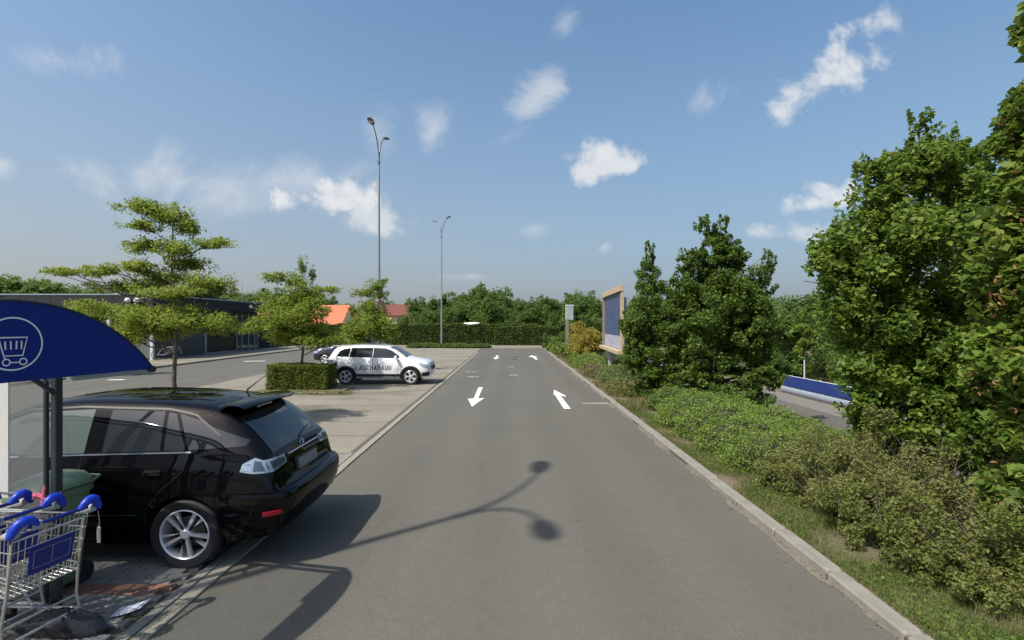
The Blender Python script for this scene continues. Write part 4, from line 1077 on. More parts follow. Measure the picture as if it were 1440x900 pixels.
# ================================================================== TROLLEYS
RZ = math.atan2(B.y, B.x)
def make_cart():
    root = empty('shopping_trolley', (0, 0, 0))
    def bx(x, y, z):  # basket point: x 0 rear .. 1 front, y -1..1, z 0 bottom .. 1 top
        wd = (.265-.07*x)*(1-.10*(1-z)); X = .05+.84*x+.07*(1-z)*(1-x)*1 - .06*(1-z)*x
        return (X, y*wd, (.50+.08*x)+(.43-.10*x)*z)
    w = MB(); r = .0034
    for k in range(13):
        y = -1+2*k/12
        w.tube([bx(0, y, 0), bx(0, y, 1)], r, 4, False); w.tube([bx(1, y, 0), bx(1, y, 1)], r, 4, False); w.tube([bx(0, y, 0), bx(1, y, 0)], r, 4, False)
    for k in range(22):
        x = k/21
        for s in (-1, 1): w.tube([bx(x, s, 0), bx(x, s, 1)], r, 4, False)
        if k % 2: w.tube([bx(x, -1, 0), bx(x, 1, 0)], r, 4, False)
    for z in (0, .12, .34, .56, .78):
        w.tube([bx(0, -1, z), bx(1, -1, z), bx(1, 1, z), bx(0, 1, z), bx(0, -1, z)], .0042, 5, False)
    w.build('wire_basket', M['wire'], root)
    t = MB(); t.tube([bx(0, -1, 1.03), bx(1, -1, 1.03), bx(1, 1, 1.03), bx(0, 1, 1.03)], .008, 6, False); t.tube([bx(0, -1, .98), bx(0, 1, .98)], .007, 6)
    t.build('basket_rim', M['wire'], root)
    h = MB(); h.tube([(-.01, -.21, 1.015), (-.01, .21, 1.015)], .015, 8); h.build('handle_bar', M['cart_panel'], root, smooth=60)
    for s in (-1, 1):
        g = MB(); g.tube([(-.012, s*.15, 1.012), (-.02, s*.175, 1.045), (-.022, s*.205, 1.068), (-.02, s*.24, 1.072), (-.012, s*.272, 1.055), (.0, s*.295, 1.02), (.0, s*.312, .985), (-.01, s*.325, .975)], [.020, .028, .033, .035, .034, .030, .025, .016], 10)
        g.build('handle_grip', M['cart_blue'], root, smooth=60)
        g = MB(); g.tube([(.0, s*.272, .99), (.05, s*.27, .975), (.13, s*.262, .955)], [.030, .034, .024], 8); g.build('handle_socket', M['cart_grey'], root, smooth=60)
    lk = MB(); lk.box(-.03, .03, .12, .19, .985, 1.04, .006); lk.build('coin_lock', M['cart_grey'], root)
    # child seat flap with its blue card
    c = MB()
    def fl(y, z, off=0): 
        p = Vector(bx(0, y, z)); return (p.x-.022-off, p.y, p.z)
    c.add([fl(-.62, .30), fl(.62, .30), fl(.62, .80), fl(-.62, .80), fl(-.62, .30, .006), fl(.62, .30, .006), fl(.62, .80, .006), fl(-.62, .80, .006)], [(0, 3, 2, 1), (4, 5, 6, 7), (0, 1, 5, 4), (1, 2, 6, 5), (2, 3, 7, 6), (3, 0, 4, 7)])
    cd = c.build('blue_card', M['cart_panel'], root)
    l_ = MB()
    for a_, b_ in (((-.5, .40), (-.5, .70)), ((.0, .40), (.0, .70)), ((-.5, .70), (.5, .70)), ((-.5, .40), (.5, .40)), ((.5, .40), (.5, .70))): l_.tube([fl(a_[0], a_[1], .007), fl(b_[0], b_[1], .007)], .0018, 4)
    l_.build('card_outline', M['cart_grey'], cd)
    f = MB()
    for s in (-1, 1):
        f.tube([(.08, s*.25, .90), (.13, s*.25, .50), (.16, s*.26, .30), (.14, s*.27, .16)], .011, 6)
        f.tube([(.14, s*.27, .17), (.5, s*.23, .15), (.90, s*.17, .15)], .012, 6); f.tube([(.55, s*.22, .16), (.82, s*.19, .56)], .010, 6)
    f.tube([(.16, -.26, .28), (.16, .26, .28)], .010, 6); f.tube([(.90, -.17, .15), (.90, .17, .15)], .011, 6); f.tube([(.14, -.27, .17), (.14, .27, .17)], .010, 6)
    f.build('chassis', M['wire'], root, smooth=60)
    for (x, y) in ((.14, .27), (.14, -.27), (.90, .17), (.90, -.17)):
        cs = MB(); cs.lathe([(.03, -.014), (.056, -.014), (.06, 0), (.056, .014), (.03, .014)], 18, Matrix.Translation((x+.02, y, .06)) @ Matrix.Rotation(R(90), 4, 'X'), closed=True)
        cs.cyl((x+.02, y-.014, .06), (x+.02, y+.014, .06), .03, 12)
        co = cs.build('castor', M['rubber'], root, smooth=40)
        fk = MB(); fk.box(x-.015, x+.035, y-.024, y-.019, .05, .15); fk.box(x-.015, x+.035, y+.019, y+.024, .05, .15); fk.box(x-.015, x+.035, y-.024, y+.024, .15, .156); fk.build('castor_fork', M['wire'], co)
    return root
cart = make_cart()
C0 = S(.40, .43); clabels = ['outermost shopping trolley of the row, blue card on its child seat', 'second shopping trolley from the road, nested in the outermost one', 'third shopping trolley from the road, nested behind the second', 'fourth shopping trolley, farthest from the road, at the frame edge']
for i in range(4):
    o = cart if i == 0 else copy_tree(cart)
    o.location = C0 + B*(.345*i) + A*random.uniform(-.01, .01) + Vector((0, 0, .028)); o.rotation_euler = (0, 0, RZ)
    tag(o, clabels[i], 'shopping trolley', 'shopping trolleys nested under the shelter')
# chain with coin key hanging from the outermost trolley
kc = MB(); kp = Vector(C0)+A*-.31+Vector((0, 0, .98)); kc.tube([kp, kp+Vector((.012, 0, -.08)), kp+Vector((.008, 0, -.16))], .003, 5); kc.box(kp.x-.008, kp.x+.022, kp.y-.006, kp.y+.006, kp.z-.26, kp.z-.13, .004)
o = kc.build('coin_key', M['cart_grey']); tag(o, 'pale coin lock key dangling from the far end of the outermost trolley', 'key')
# pink ribbon tied on the shelter post
rb = MB(); q = S(.91, .13, 1.06)
rb.tube([q+Vector((-.03, -.02, -.30)), q+Vector((-.02, -.03, -.12)), q+Vector((.0, -.03, .02)), q+Vector((.01, -.03, .10))], [.010, .012, .014, .006], 5)
rb.tube([q+Vector((-.09, -.02, -.01)), q+Vector((-.04, -.04, .03)), q+Vector((.0, -.03, .0)), q+Vector((.06, -.03, -.02)), q+Vector((.14, -.02, .05))], [.012, .022, .012, .014, .004], 6)
rb.tube([q+Vector((-.08, -.03, .03)), q+Vector((-.02, -.03, .0)), q+Vector((.02, -.03, .08))], [.016, .012, .004], 6)
o = rb.build('ribbon', M['pink'], smooth=60); tag(o, 'bright pink ribbon tied round the dark shelter post', 'ribbon')

# ================================================================== WHEELIE BIN
bn = empty('wheelie_bin', (-4.27, 4.72, .03), R(-8), 'dark green wheelie bin between the shelter post and the black car', 'bin')
P = []
for (z, hx, hy, r_) in ((.06, .15, .18, .03), (.10, .18, .19, .04), (.55, .205, .225, .045), (.88, .225, .25, .05), (.89, .245, .27, .05), (.93, .245, .27, .05)):
    row = []
    for k in range(24):
        a = 2*math.pi*k/24; c, s_ = math.cos(a), math.sin(a); e = 5
        d = (abs(c)**e+abs(s_)**e)**(-1/e); row.append((hx*d*c, hy*d*s_, z))
    P.append(row+[row[0]])
MB().grid(P).build('bin_body', M['bin_green'], bn, smooth=50)
P = []
for (z, k_) in ((.925, 1.04), (.955, 1.05), (.99, 1.0), (1.045, .86), (1.075, .55), (1.085, .2), (1.086, .01)):
    row = []
    for k in range(24):
        a = 2*math.pi*k/24; c, s_ = math.cos(a), math.sin(a); e = 4
        d = (abs(c)**e+abs(s_)**e)**(-1/e); row.append((.25*k_*d*c, .275*k_*d*s_, z+.02*s_*k_))
    P.append(row+[row[0]])
MB().grid(P).build('bin_lid', M['bin_green'], bn, smooth=50)
MB().tube([(-.17, .27, .95), (-.17, .34, .98), (.17, .34, .98), (.17, .27, .95)], .014, 8).build('bin_handle', M['bin_green'], bn, smooth=50)
MB().tube([(.255, -.2, .95), (.27, -.05, .97), (.262, .2, .96)], .006, 6).build('bin_strap', M['black_plastic'], bn)
for s in (-1, 1):
    MB().lathe([(.02, -.02), (.10, -.025), (.105, 0), (.10, .025), (.02, .02)], 20, Matrix.Translation((s*.13, .20, .10)) @ Matrix.Rotation(R(90), 4, 'Y')).build('bin_wheel', M['rubber'], bn, smooth=40)

# black film bag and paper sheet on the paving under the trolleys
bg_ = MB(); P = []
rr = np.random.default_rng(3)
for i in range(13):
    th = math.pi*i/12; row = []
    for j in range(25):
        a = 2*math.pi*(j % 24)/24
        k = 1+.06*math.sin(3*a+th*2)+.03*math.sin(7*a-th*4)
        row.append((-3.56+.36*k*math.sin(th)*math.cos(a)+.05*math.sin(3*th), 4.10+.12*k*math.sin(th)*math.sin(a), max(.032, .09+.12*k*math.cos(th)-.22*max(0, math.cos(a))*math.sin(th)*.4)))
    P.append(row)
bg_.grid(P); o = bg_.build('plastic_bag', M['bag'], smooth=60); tag(o, 'crumpled black plastic bag lying under the outermost trolley', 'bag')
pp = MB(); P = [[(-3.24+.040*i, 4.32+.015*i+.045*j, .046+.035*((i+3)/5)**2+.004*j) for j in range(4)] for i in range(-3, 3)]
pp.grid(P); pp.grid([[(x, y, z+.002) for x, y, z in r] for r in P]); o = pp.build('paper_sheet', M['paper'], smooth=60); tag(o, 'pale curled paper sheet on the paving beside the black bag', 'paper')

# ================================================================== LAMPS
def make_lamp():
    root = empty('street_lamp', (0, 0, 0))
    MB().tube([(0, 0, 0), (0, 0, 4), (0, 0, 8), (0, 0, 12.0)], [.105, .09, .07, .055], 12).build('pole', M['galv'], root, smooth=60)
    MB().cyl((0, 0, 11.95), (0, 0, 12.15), .075, 12).build('collar', M['lamp_body'], root)
    for s in (1, -1):
        a = MB(); pts = []
        for k in range(9):
            t = k/8; pts.append((0, s*(.02+1.05*t**2.0), 12.1+1.2*t+.62*math.sin(t*math.pi/2)))
        a.tube(pts, [.048-.002*k for k in range(9)], 8); a.build('arm', M['galv'] if s < 0 else M['lamp_body'], root, smooth=60)
        h = MB(); Mh = Matrix.Translation((0, s*1.35, 13.97)) @ Matrix.Rotation(R(12*s), 4, 'X')
        P = []
        for (yy, w_, up, dn) in ((-.34, .05, .04, -.03), (-.26, .12, .07, -.05), (-.05, .17, .10, -.06), (.20, .17, .09, -.06), (.34, .10, .05, -.04), (.38, .02, .01, -.01)):
            row = [Mh @ Vector((w_*math.cos(t_), s*yy, up*math.sin(t_) if math.sin(t_) > 0 else -dn*math.sin(t_))) for t_ in np.linspace(0, 2*math.pi, 13)]
            P.append(row)
        h.grid(P); ho = h.build('lamp_head', M['lamp_body'], root, smooth=60)
        le = MB(); le.lathe([(.02, -.10), (.10, -.085), (.125, -.05)], 14, Mh @ Matrix.Translation((0, s*.05, 0))); le.build('lamp_lens', M['lamp_lens'], ho)
    return root
lamp = make_lamp()
LP = [((-7.75, .95, 0), R(-2), 'tall double armed street lamp beside the viewer, left of the trolleys'), ((-7.9, 30.4, 0), R(-4), 'tallest looking double armed street lamp rising behind the white car'), ((-7.75, 56.3, 0), R(42), 'farther double armed street lamp standing in the low shrub bed by the hedge')]
for i, (p, a, lb) in enumerate(LP):
    o = lamp if i == 0 else copy_tree(lamp)
    o.location = p; o.rotation_euler = (0, 0, a); tag(o, lb, 'street lamp', 'double armed street lamps along the bays')
    if i == 2: pass
m_ = MB().tube([(0, 0, 0), (0, 0, 9.0)], [.06, .03], 6).build('mast', M['galv']); m_.location = (-44.2, 84, 0); tag(m_, 'thin distant mast above the roof of the dark store', 'mast')

# ================================================================== STORE
st = empty('store_building', (-24, 34, 0), 0, 'low dark grey store with flat overhanging roof and glazed entrance', 'building')
def sb(mb, name, mat, parent=None, smooth=None):
    mb.v = [(x+24, y-34, z) for x, y, z in mb.v]; return mb.build(name, mat, parent or st, smooth)
sb(MB().box(-58, -24.25, 35.2, 48.6, 0, 3.55), 'wall', M['wall_grey'])
sb(MB().box(-58, -25.2, 48.62, 62, 0, 3.2), 'rear_wing', M['fascia'])
sb(MB().box(-58, -23.5, 33.5, 48.9, 3.5, 4.36), 'fascia', M['fascia'])
sb(MB().box(-58, -23.44, 33.44, 48.96, 4.362, 4.45), 'roof_edge', M['roof_pale'])
for i in range(9):
    sb(MB().box(-33.2+i*1.02, -32.2+i*1.02, 33.47, 33.498, 3.53, 4.34), 'fascia_panel', M['fascia'])
for i in range(15):
    sb(MB().box(-23.498, -23.47, 33.55+i*1.02, 34.55+i*1.02, 3.53, 4.34), 'fascia_panel', M['fascia'])
for i in range(5):
    sb(MB().box(-24.248, -24.21, 35.25+i*1.0, 36.23+i*1.0, .12, 3.46), 'wall_panel', M['wall_grey'])
sb(MB().box(-24.248, -24.20, 40.35, 44.9, .15, 3.0), 'dark_doorway', M['dark_open'])
sb(MB().box(-24.19, -24.12, 40.3, 44.95, .11, .19), 'door_track', M['frame_grey'])
for i, y in enumerate((40.28, 44.95, 45.8, 46.95, 48.05, 48.6)):
    sb(MB().box(-24.24, -24.13, y-.05, y+.05, .11, 3.45), 'door_frame', M['frame_grey'])
for (a_, b_) in ((45.0, 45.75), (45.85, 46.9), (47.0, 48.0), (48.1, 48.55)):
    sb(MB().box(-24.22, -24.18, a_, b_, .2, 2.45), 'door_pane', M['pane']); sb(MB().box(-24.22, -24.18, a_, b_, 2.5, 3.4), 'top_pane', M['pane'])
for (x, y) in ((-23.75, 33.8), (-26.6, 33.8), (-29.4, 33.8), (-32.2, 33.8)):
    sb(MB().box(x-.09, x+.09, y-.09, y+.09, .11, 3.5), 'column', M['column'])
sb(MB().box(-25.9, -23.86, 33.78, 33.81, .2, 2.6), 'glass_screen', M['panel_glass'])
dm = MB(); P = []
for i in range(9):
    a = math.pi*i/8; P.append([(x, 39.5-2.6*math.cos(a), 4.44+.75*math.sin(a)*(1-((x+26.5)/3.6)**2*.8)) for x in np.linspace(-29.8, -23.9, 12)])
dm.grid(P); sb(dm, 'roof_skylight', M['dome'], smooth=60)
for (x, y) in ((-25.0, 33.42), (-24.4, 33.42)): sb(MB().lathe([(.05, -.16), (.17, -.1), (.19, 0), (.12, .14), (.02, .16)], 14, Matrix.Translation((x, y-.12, 4.02))), 'spot_lamp', M['lamp_lens'], smooth=60)
sb(MB().lathe([(.05, -.14), (.15, -.1), (.17, 0), (.10, .12), (.02, .14)], 14, Matrix.Translation((-23.3, 45.6, 4.0))), 'spot_lamp', M['lamp_lens'], smooth=60)
# thin pale pole before the wall
o = MB().tube([(-23.3, 39.0, .11), (-23.3, 39.0, 2.1)], .04, 8).build('sign_pole', M['frame_grey']); tag(o, 'thin grey post on the pavement before the dark store wall', 'post')
# bicycles parked by the corner column
def make_bike():
    r = empty('bicycle')
    for x in (-.5, .5):
        w = MB(); w.tube([(x+.33*math.cos(a), 0, .34+.33*math.sin(a)) for a in np.linspace(0, 2*math.pi, 21)], .018, 5, False)
        for k in range(8): w.tube([(x, 0, .34), (x+.32*math.cos(k*.785), 0, .34+.32*math.sin(k*.785))], .004, 3, False)
        w.build('bicycle_wheel', M['rubber'], r)
    f = MB(); f.tube([(-.5, 0, .34), (-.15, 0, .82), (.35, 0, .86), (.5, 0, .34)], .018, 6); f.tube([(-.15, 0, .82), (-.02, 0, .34), (.38, 0, .78)], .018, 6); f.tube([(-.5, 0, .34), (-.02, 0, .34)], .014, 5); f.build('bicycle_frame', M['frame_grey'], r)
    h = MB(); h.tube([(.36, 0, .86), (.34, 0, 1.0)], .014, 5); h.tube([(.30, -.26, 1.02), (.36, 0, 1.01), (.30, .26, 1.02)], .013, 5); h.build('handlebar', M['black_plastic'], r)
    MB().box(-.27, -.05, -.06, .06, .93, .98, .01).build('saddle', M['black_plastic'], r)
    return r
bk = make_bike()
for i, (x, y, a, lb) in enumerate(((-22.7, 33.6, R(20), 'bicycle parked by the pale corner column, nearer the road'), (-22.9, 34.6, R(35), 'bicycle parked behind another one at the store corner'))):
    o = bk if i == 0 else copy_tree(bk); o.location = (x, y, .11); o.rotation_euler = (0, R(0), a); tag(o, lb, 'bicycle', 'bicycles by the store corner')

# ================================================================== FAR HOUSES
def house(x0, x1, y0, y1, eave, ridge, wallm, roofm, label, wins, axis='x', chim=None, hip=0.0):
    h = empty('house', (x0, y0, 0), 0, label, 'house')
    def hb(mb, nm, mt, par=None): mb.v = [(x-x0, y-y0, z) for x, y, z in mb.v]; return mb.build(nm, mt, par or h)
    ym = (y0+y1)/2
    w = MB(); w.box(x0, x1, y0, y1, 0, eave)
    if hip == 0: w.add([(x0, y0, eave+.001), (x0, y1, eave+.001), (x0, ym, ridge-.06), (x1, y0, eave+.001), (x1, y1, eave+.001), (x1, ym, ridge-.06)], [(0, 1, 2), (3, 5, 4), (0, 2, 5, 3), (1, 4, 5, 2)])
    hb(w, 'wall', wallm)
    o_ = .4; r = MB()
    A_ = [(x0-o_, y0-o_, eave-.1), (x1+o_, y0-o_, eave-.1), (x1+o_-hip, ym, ridge), (x0-o_+hip, ym, ridge), (x1+o_, y1+o_, eave-.1), (x0-o_, y1+o_, eave-.1)]
    U_ = [(a, b, c+.14) for a, b, c in A_]
    r.add(A_+U_, [(0, 1, 2, 3), (3, 2, 4, 5), (6, 9, 8, 7), (9, 11, 10, 8), (0, 6, 7, 1), (5, 4, 10, 11), (0, 3, 9, 6), (3, 5, 11, 9), (1, 7, 8, 2), (2, 8, 10, 4)])
    ro = hb(r, 'roof', roofm)
    if chim: hb(MB().box(chim-.35, chim+.35, ym-.3, ym+.3, ridge-.5, ridge+.8), 'chimney', M['tile_brown'], ro)
    for (wx, wz, ww, wh) in wins:
        wo_ = hb(MB().box(wx-ww/2-.08, wx+ww/2+.08, y0-.05, y0-.005, wz-.08, wz+wh+.08), 'window', M['frame_grey']); hb(MB().box(wx-ww/2, wx+ww/2, y0-.075, y0-.052, wz, wz+wh), 'pane', M['pane'], wo_)
    return h
house(-36.5, -28.2, 84, 92, 2.3, 5.55, M['wall_cream'], M['tile_orange'], 'house with bright orange tiled roof behind the young trees', [(-30, 1.0, 1.2, 1.0), (-33.5, 1.0, 1.2, 1.0)], hip=.0)
house(-41.4, -39.6, 84, 90, 4.0, 4.5, M['wall_tan'], M['tile_orange'], 'tan walled annex left of the orange roofed house', [])
house(-24.0, -13.8, 80, 88, 3.75, 5.5, M['wall_cream'], M['tile_brown'], 'cream house with dark red brown roof above the far hedge', [(-17.55, 2.4, .75, .9), (-19.8, 2.4, .75, .9), (-15.2, 2.4, .75, .9)], chim=-21.5, hip=1.6)
o = MB().box(-20.2, -18.3, 76, 78, 0, 2.95).build('garden_shed', M['yellow']); 
rfm = MB().add([(-20.4, 75.8, 2.96), (-18.1, 75.8, 2.96), (-18.1, 78.2, 2.96), (-20.4, 78.2, 2.96), (-20.4, 77, 3.35), (-18.1, 77, 3.35)], [(0, 1, 5, 4), (3, 4, 5, 2), (0, 4, 3), (1, 2, 5), (0, 3, 2, 1)]).build('roof', M['yellow'], o)
tag(o, 'small bright yellow shed just above the far hedge', 'shed')
# white van whose roof shows over the hedge
vn = empty('parked_van', (-4.6, 66.5, 0), 0, 'white van showing only its roof above the far hedge', 'van')
P = []
for (x, z, w_) in ((-1.7, 2.3, .80), (-1.65, 2.56, .86), (-.8, 2.66, .88), (.3, 2.64, .88), (.7, 2.40, .86), (1.9, 1.5, .84), (2.4, 1.25, .78), (2.5, .8, .7)):
    P.append([(x, -w_-.08, .35), (x, -w_-.06, z*.6), (x, -w_, z-.12), (x, -w_+.14, z), (x, 0, z+.03), (x, w_-.14, z), (x, w_, z-.12), (x, w_+.06, z*.6), (x, w_+.08, .35)])
v = MB(); v.grid(P); v.add(P[0], [tuple(range(9))]); v.add(P[-1], [tuple(range(9))]); v.build('van_body', M['white_paint'], vn, smooth=40)
for x in (-1.6, 1.5):
    for s in (-1, 1): MB().lathe([(.1, -.1), (.33, -.1), (.34, 0), (.33, .1), (.1, .1)], 20, Matrix.Translation((x, s*.86, .34)) @ Matrix.Rotation(R(90), 4, 'X')).build('wheel', M['rubber'], vn)

# ================================================================== BILLBOARD and grey sign
bb = empty('billboard', (4.75, 26.2, 0), 0, 'timber framed billboard with dark blue poster beside the right verge', 'billboard')
D = Vector((4.42-4.73, 20.2-26.2, 0)); LB = D.length-.45; D.normalize(); Nn = Vector((D.y, -D.x, 0))      # Nn points to the road side (-x)
if Nn.x > 0: Nn = -Nn
BM = Matrix(((D.x, Nn.x, 0, 4.73-4.75), (D.y, Nn.y, 0, 0), (0, 0, 1, 0), (0, 0, 0, 1)))               # local: x along board, y towards the road
def bb_(mb, nm, mt): return mb.build(nm, mt, bb)
z0, z1 = 1.24, 4.05
bb_(MB().box(.05, LB-.05, -.05, .0, z0+.05, z1-.05, M=BM), 'backing', M['wood_dark'])
bb_(MB().box(.28, LB-.28, .002, .012, z0+.75, z1-.28, M=BM), 'poster', M['poster'])
bb_(MB().box(.28, LB-.28, .002, .010, z0+.20, z0+.748, M=BM), 'poster_foot', M['poster_low'])
bb_(MB().box(-.1, LB+.1, -.06, .12, z1-.24, z1, .01, M=BM), 'top_beam', M['wood'])
bb_(MB().box(-.1, LB+.1, -.06, .24, z0+.02, z0+.17, .01, M=BM), 'bottom_beam', M['wood'])
bb_(MB().box(-.08, .16, -.06, .10, z0+.182, z1-.262, M=BM), 'side_beam', M['wood_dark'])
bb_(MB().box(LB-.20, LB+.08, -.06, .05, z0+.182, z1-.262, M=BM), 'side_beam', M['wood'])
bb_(MB().box(-.55, -.12, -.14, .1, z1-.22, z1-.06, M=BM), 'beam_stub', M['wood_dark'])
for x in (.9, LB-.9): bb_(MB().cyl(BM @ Vector((x, -.2, -.2)), BM @ Vector((x, -.2, 3.6)), .13, 10), 'post', M['concrete'])
gs = empty('road_sign', (4.95, 44, 0), R(0), 'grey weathered sign panel on a thick brown post behind the yellow bush', 'sign')
mb = MB(); mb.box(-.36, .36, -.06, .06, 2.85, 4.02, .05); mb.build('sign_panel', M['sign_grey'], gs)
mb = MB(); mb.box(-.38, .38, -.08, .08, 4.022, 4.10, .02); mb.build('sign_cap', M['column'], gs)
mb = MB(); mb.box(-.36, -.08, -.05, .05, 0, 2.848); mb.build('post', M['wood_dark'], gs)

# guard rail with blue banner along the lower road
gr = empty('guard_rail', (13.9, 12, -1), 0, 'pale steel guard rail carrying a long blue banner beside the lower road', 'guard rail')
def grx(y): return 13.7 + .0*(y)
mb = MB(); P = []
for y in np.arange(10, 27, 1.0):
    x = grx(y); P.append([(x, y, -.60), (x-.05, y, -.50), (x-.06, y, -.42), (x-.04, y, -.34), (x, y, -.29)])
mb.grid(P); mb.grid([[(a+.012, b, c) for a, b, c in r] for r in P], flip=True); mb.v = [(a-13.9, b-12, c-.36+1) for a, b, c in mb.v]; mb.build('rail_beam', M['rail_grey'], gr)
mb = MB(); mb.box(13.72, 13.98, 10, 26, -1.02, -.93, .02); mb.v = [(a-13.9, b-12, c+1) for a, b, c in mb.v]; mb.build('rail_foot', M['rail'], gr)
for i in range(6):
    y = 11+i*3.0
    mb = MB(); mb.tube([(13.86, y, -1), (13.86, y, -.06)], .028, 6); mb.v = [(a-13.9, b-12, c+1) for a, b, c in mb.v]; mb.build('rail_post', M['rail'], gr)
    if i < 5:
        mb = MB(); mb.grid([[(13.80+.015*math.sin(k*1.3), y+.03+2.94*k/8, z) for z in (-.63, -.4, -.12)] for k in range(9)]); mb.grid([[(13.815+.015*math.sin(k*1.3), y+.03+2.94*k/8, z) for z in (-.63, -.4, -.12)] for k in range(9)], flip=True)
        mb.v = [(a-13.9, b-12, c+1) for a, b, c in mb.v]; mb.build('banner_panel', M['banner'], gr, smooth=60)
mb = MB(); mb.tube([(13.83, 10, -.10), (13.83, 26, -.10)], .018, 6); mb.v = [(a-13.9, b-12, c+1) for a, b, c in mb.v]; mb.build('top_rail', M['rail'], gr)
o = MB().tube([(14.1, 24.7, -1), (14.1, 24.7, .75)], [.030, .022], 8).build('marker_post', M['rail']); tag(o, 'thin pale upright pole behind the blue banner', 'pole')
# ================================================================== VEGETATION
def at(px, py, Y): return ((px-720)/720*Y, Y, 2.5+(455-py)/720*Y)
def tree(name, base, label, cat, crown, n, L, W, leaf, bark, r0, group=None, limbs=True, top=None, extra=None, zmin=None, jit_y=0.0, **kw):
    """crown clumps given in world metres, stored relative to the trunk foot"""
    root = empty(name, base, 0, label, cat, group)
    bx_, by_, bz_ = base
    cl = [(c[0]-bx_, c[1]-by_, c[2]-bz_, c[3], c[4], c[5]) for c in crown]
    foliage('crown', cl, n, L, W, leaf, root, zmin=zmin, **kw)
    tz = max(c[2] for c in cl) if top is None else top[2]-bz_
    tx, ty = (0, 0) if top is None else (top[0]-bx_, top[1]-by_)
    tk = MB(); pts = limb(tk, (0, 0, -.1), (tx, ty, tz), r0, r0*.18, .012, 8, 10); tk.build('trunk', bark, root, smooth=60)
    if limbs:
        for c in cl:
            zz = max(.2*tz, min(tz*.97, c[2]-.35*math.hypot(c[0], c[1])-.1)); f = zz/tz
            b = MB(); limb(b, (tx*f, ty*f, zz), c[:3], r0*(1-.8*f)*.45, .012, .05, 4, 6)
            for k in range(3):
                q = Vector(c[:3])+Vector((random.uniform(-1, 1)*c[3], random.uniform(-1, 1)*c[4], random.uniform(-.6, .9)*c[5]))*.8
                limb(b, Vector((tx*f, ty*f, zz)).lerp(Vector(c[:3]), .6), q, .012, .005, .05, 3, 4)
            b.build('limb', bark, root, smooth=60)
    return root
def pxc(Y, lst, dy=.8, kx=1.0, ky=1.0):
    out = []
    for it in lst:
        px, py, rx, ry = it[:4]; o_ = it[4] if len(it) > 4 else 0
        x, y, z = at(px, py, Y+o_); k = (Y+o_)/720
        out.append((x, y, z, rx*k*kx, rx*k*dy*kx, ry*k*ky))
    return out
# young layered trees on the strip between the bays
T1 = pxc(11.95, [(208, 291, 36, 9), (235, 305, 28, 12, .2), (200, 318, 24, 7, -.2), (262, 322, 24, 9, .3), (300, 342, 30, 6, .1), (205, 346, 32, 8), (245, 352, 30, 10, -.3), (270, 372, 30, 9, .2),
    (100, 383, 38, 4), (155, 380, 28, 5, .1), (195, 375, 34, 8, -.1), (230, 392, 38, 9, .4), (290, 398, 34, 9, -.2), (180, 404, 44, 7, .3), (250, 412, 42, 8, -.3), (310, 408, 20, 8, .2),
    (230, 440, 50, 11), (195, 455, 42, 14, .3), (262, 452, 46, 12, -.4), (305, 458, 30, 9), (178, 472, 24, 11, -.2), (240, 466, 30, 9, .5), (130, 432, 36, 8, .9)], kx=1.08, ky=1.45)
tree('young_tree', (-7.8, 11.95, 0), 'tallest young tree with layered bright green boughs, nearest on the paving strip', 'tree', T1, 38000, .082, .030, M['leaf_yellow'], M['bark'], .062, 'young layered trees along the bays', top=at(243, 300, 11.95), sub=26, subr=.42, lo=.1, flat=1.5, hang=.5)
T2 = pxc(19, [(425, 376, 8, 12), (440, 386, 6, 9, .3), (385, 389, 20, 5), (412, 396, 20, 9, .2), (458, 407, 22, 4, -.2), (425, 415, 26, 14), (400, 428, 34, 14, .3), (435, 432, 26, 14, -.3), (413, 448, 40, 13), (385, 455, 32, 9, -.3), (352, 462, 24, 7), (452, 468, 26, 9, .2), (420, 468, 36, 10, .4), (474, 478, 16, 8, -.3), (412, 440, 36, 18, .1), (400, 474, 34, 10, .3), (445, 480, 30, 9, -.2)], kx=1.05, ky=1.25)
tree('young_tree', (-7.8, 19.1, .07), 'young tree with full green crown growing out of the clipped hedge', 'tree', T2, 25000, .11, .040, M['leaf_yellow'], M['bark'], .06, 'young layered trees along the bays', top=at(425, 380, 19.1), sub=26, subr=.42, lo=.1, flat=1.3, hang=.5)
T3 = pxc(26.5, [(540, 395, 6, 5), (528, 404, 16, 7), (512, 412, 16, 7, .3), (535, 415, 12, 8), (518, 432, 17, 12), (533, 440, 13, 12, .4), (514, 452, 26, 12), (530, 462, 28, 14, -.4), (500, 468, 26, 9), (545, 460, 9, 8, .2), (521, 450, 26, 18), (500, 480, 34, 9), (540, 472, 20, 8)], kx=1.1, ky=1.25)
tree('young_tree', (-7.8, 26.4, 0), 'slim young tree with leaning leader behind the white car roof', 'tree', T3, 16000, .13, .052, M['leaf_yellow'], M['bark'], .06, 'young layered trees along the bays', top=at(540, 396, 26.5), sub=24, subr=.42, lo=.1, flat=1.3, hang=.4)
T0_ = pxc(24, [(118, 436, 34, 6), (140, 446, 26, 6, .3), (95, 444, 26, 7, -.3), (120, 452, 30, 7)])
tree('young_tree', (-20.2, 24, .1), 'small low young tree before the dark store fascia, above the blue panel', 'tree', T0_, 7000, .12, .05, M['leaf_yellow'], M['bark'], .06, 'young layered trees along the bays', sub=18, subr=.3, lo=.2)

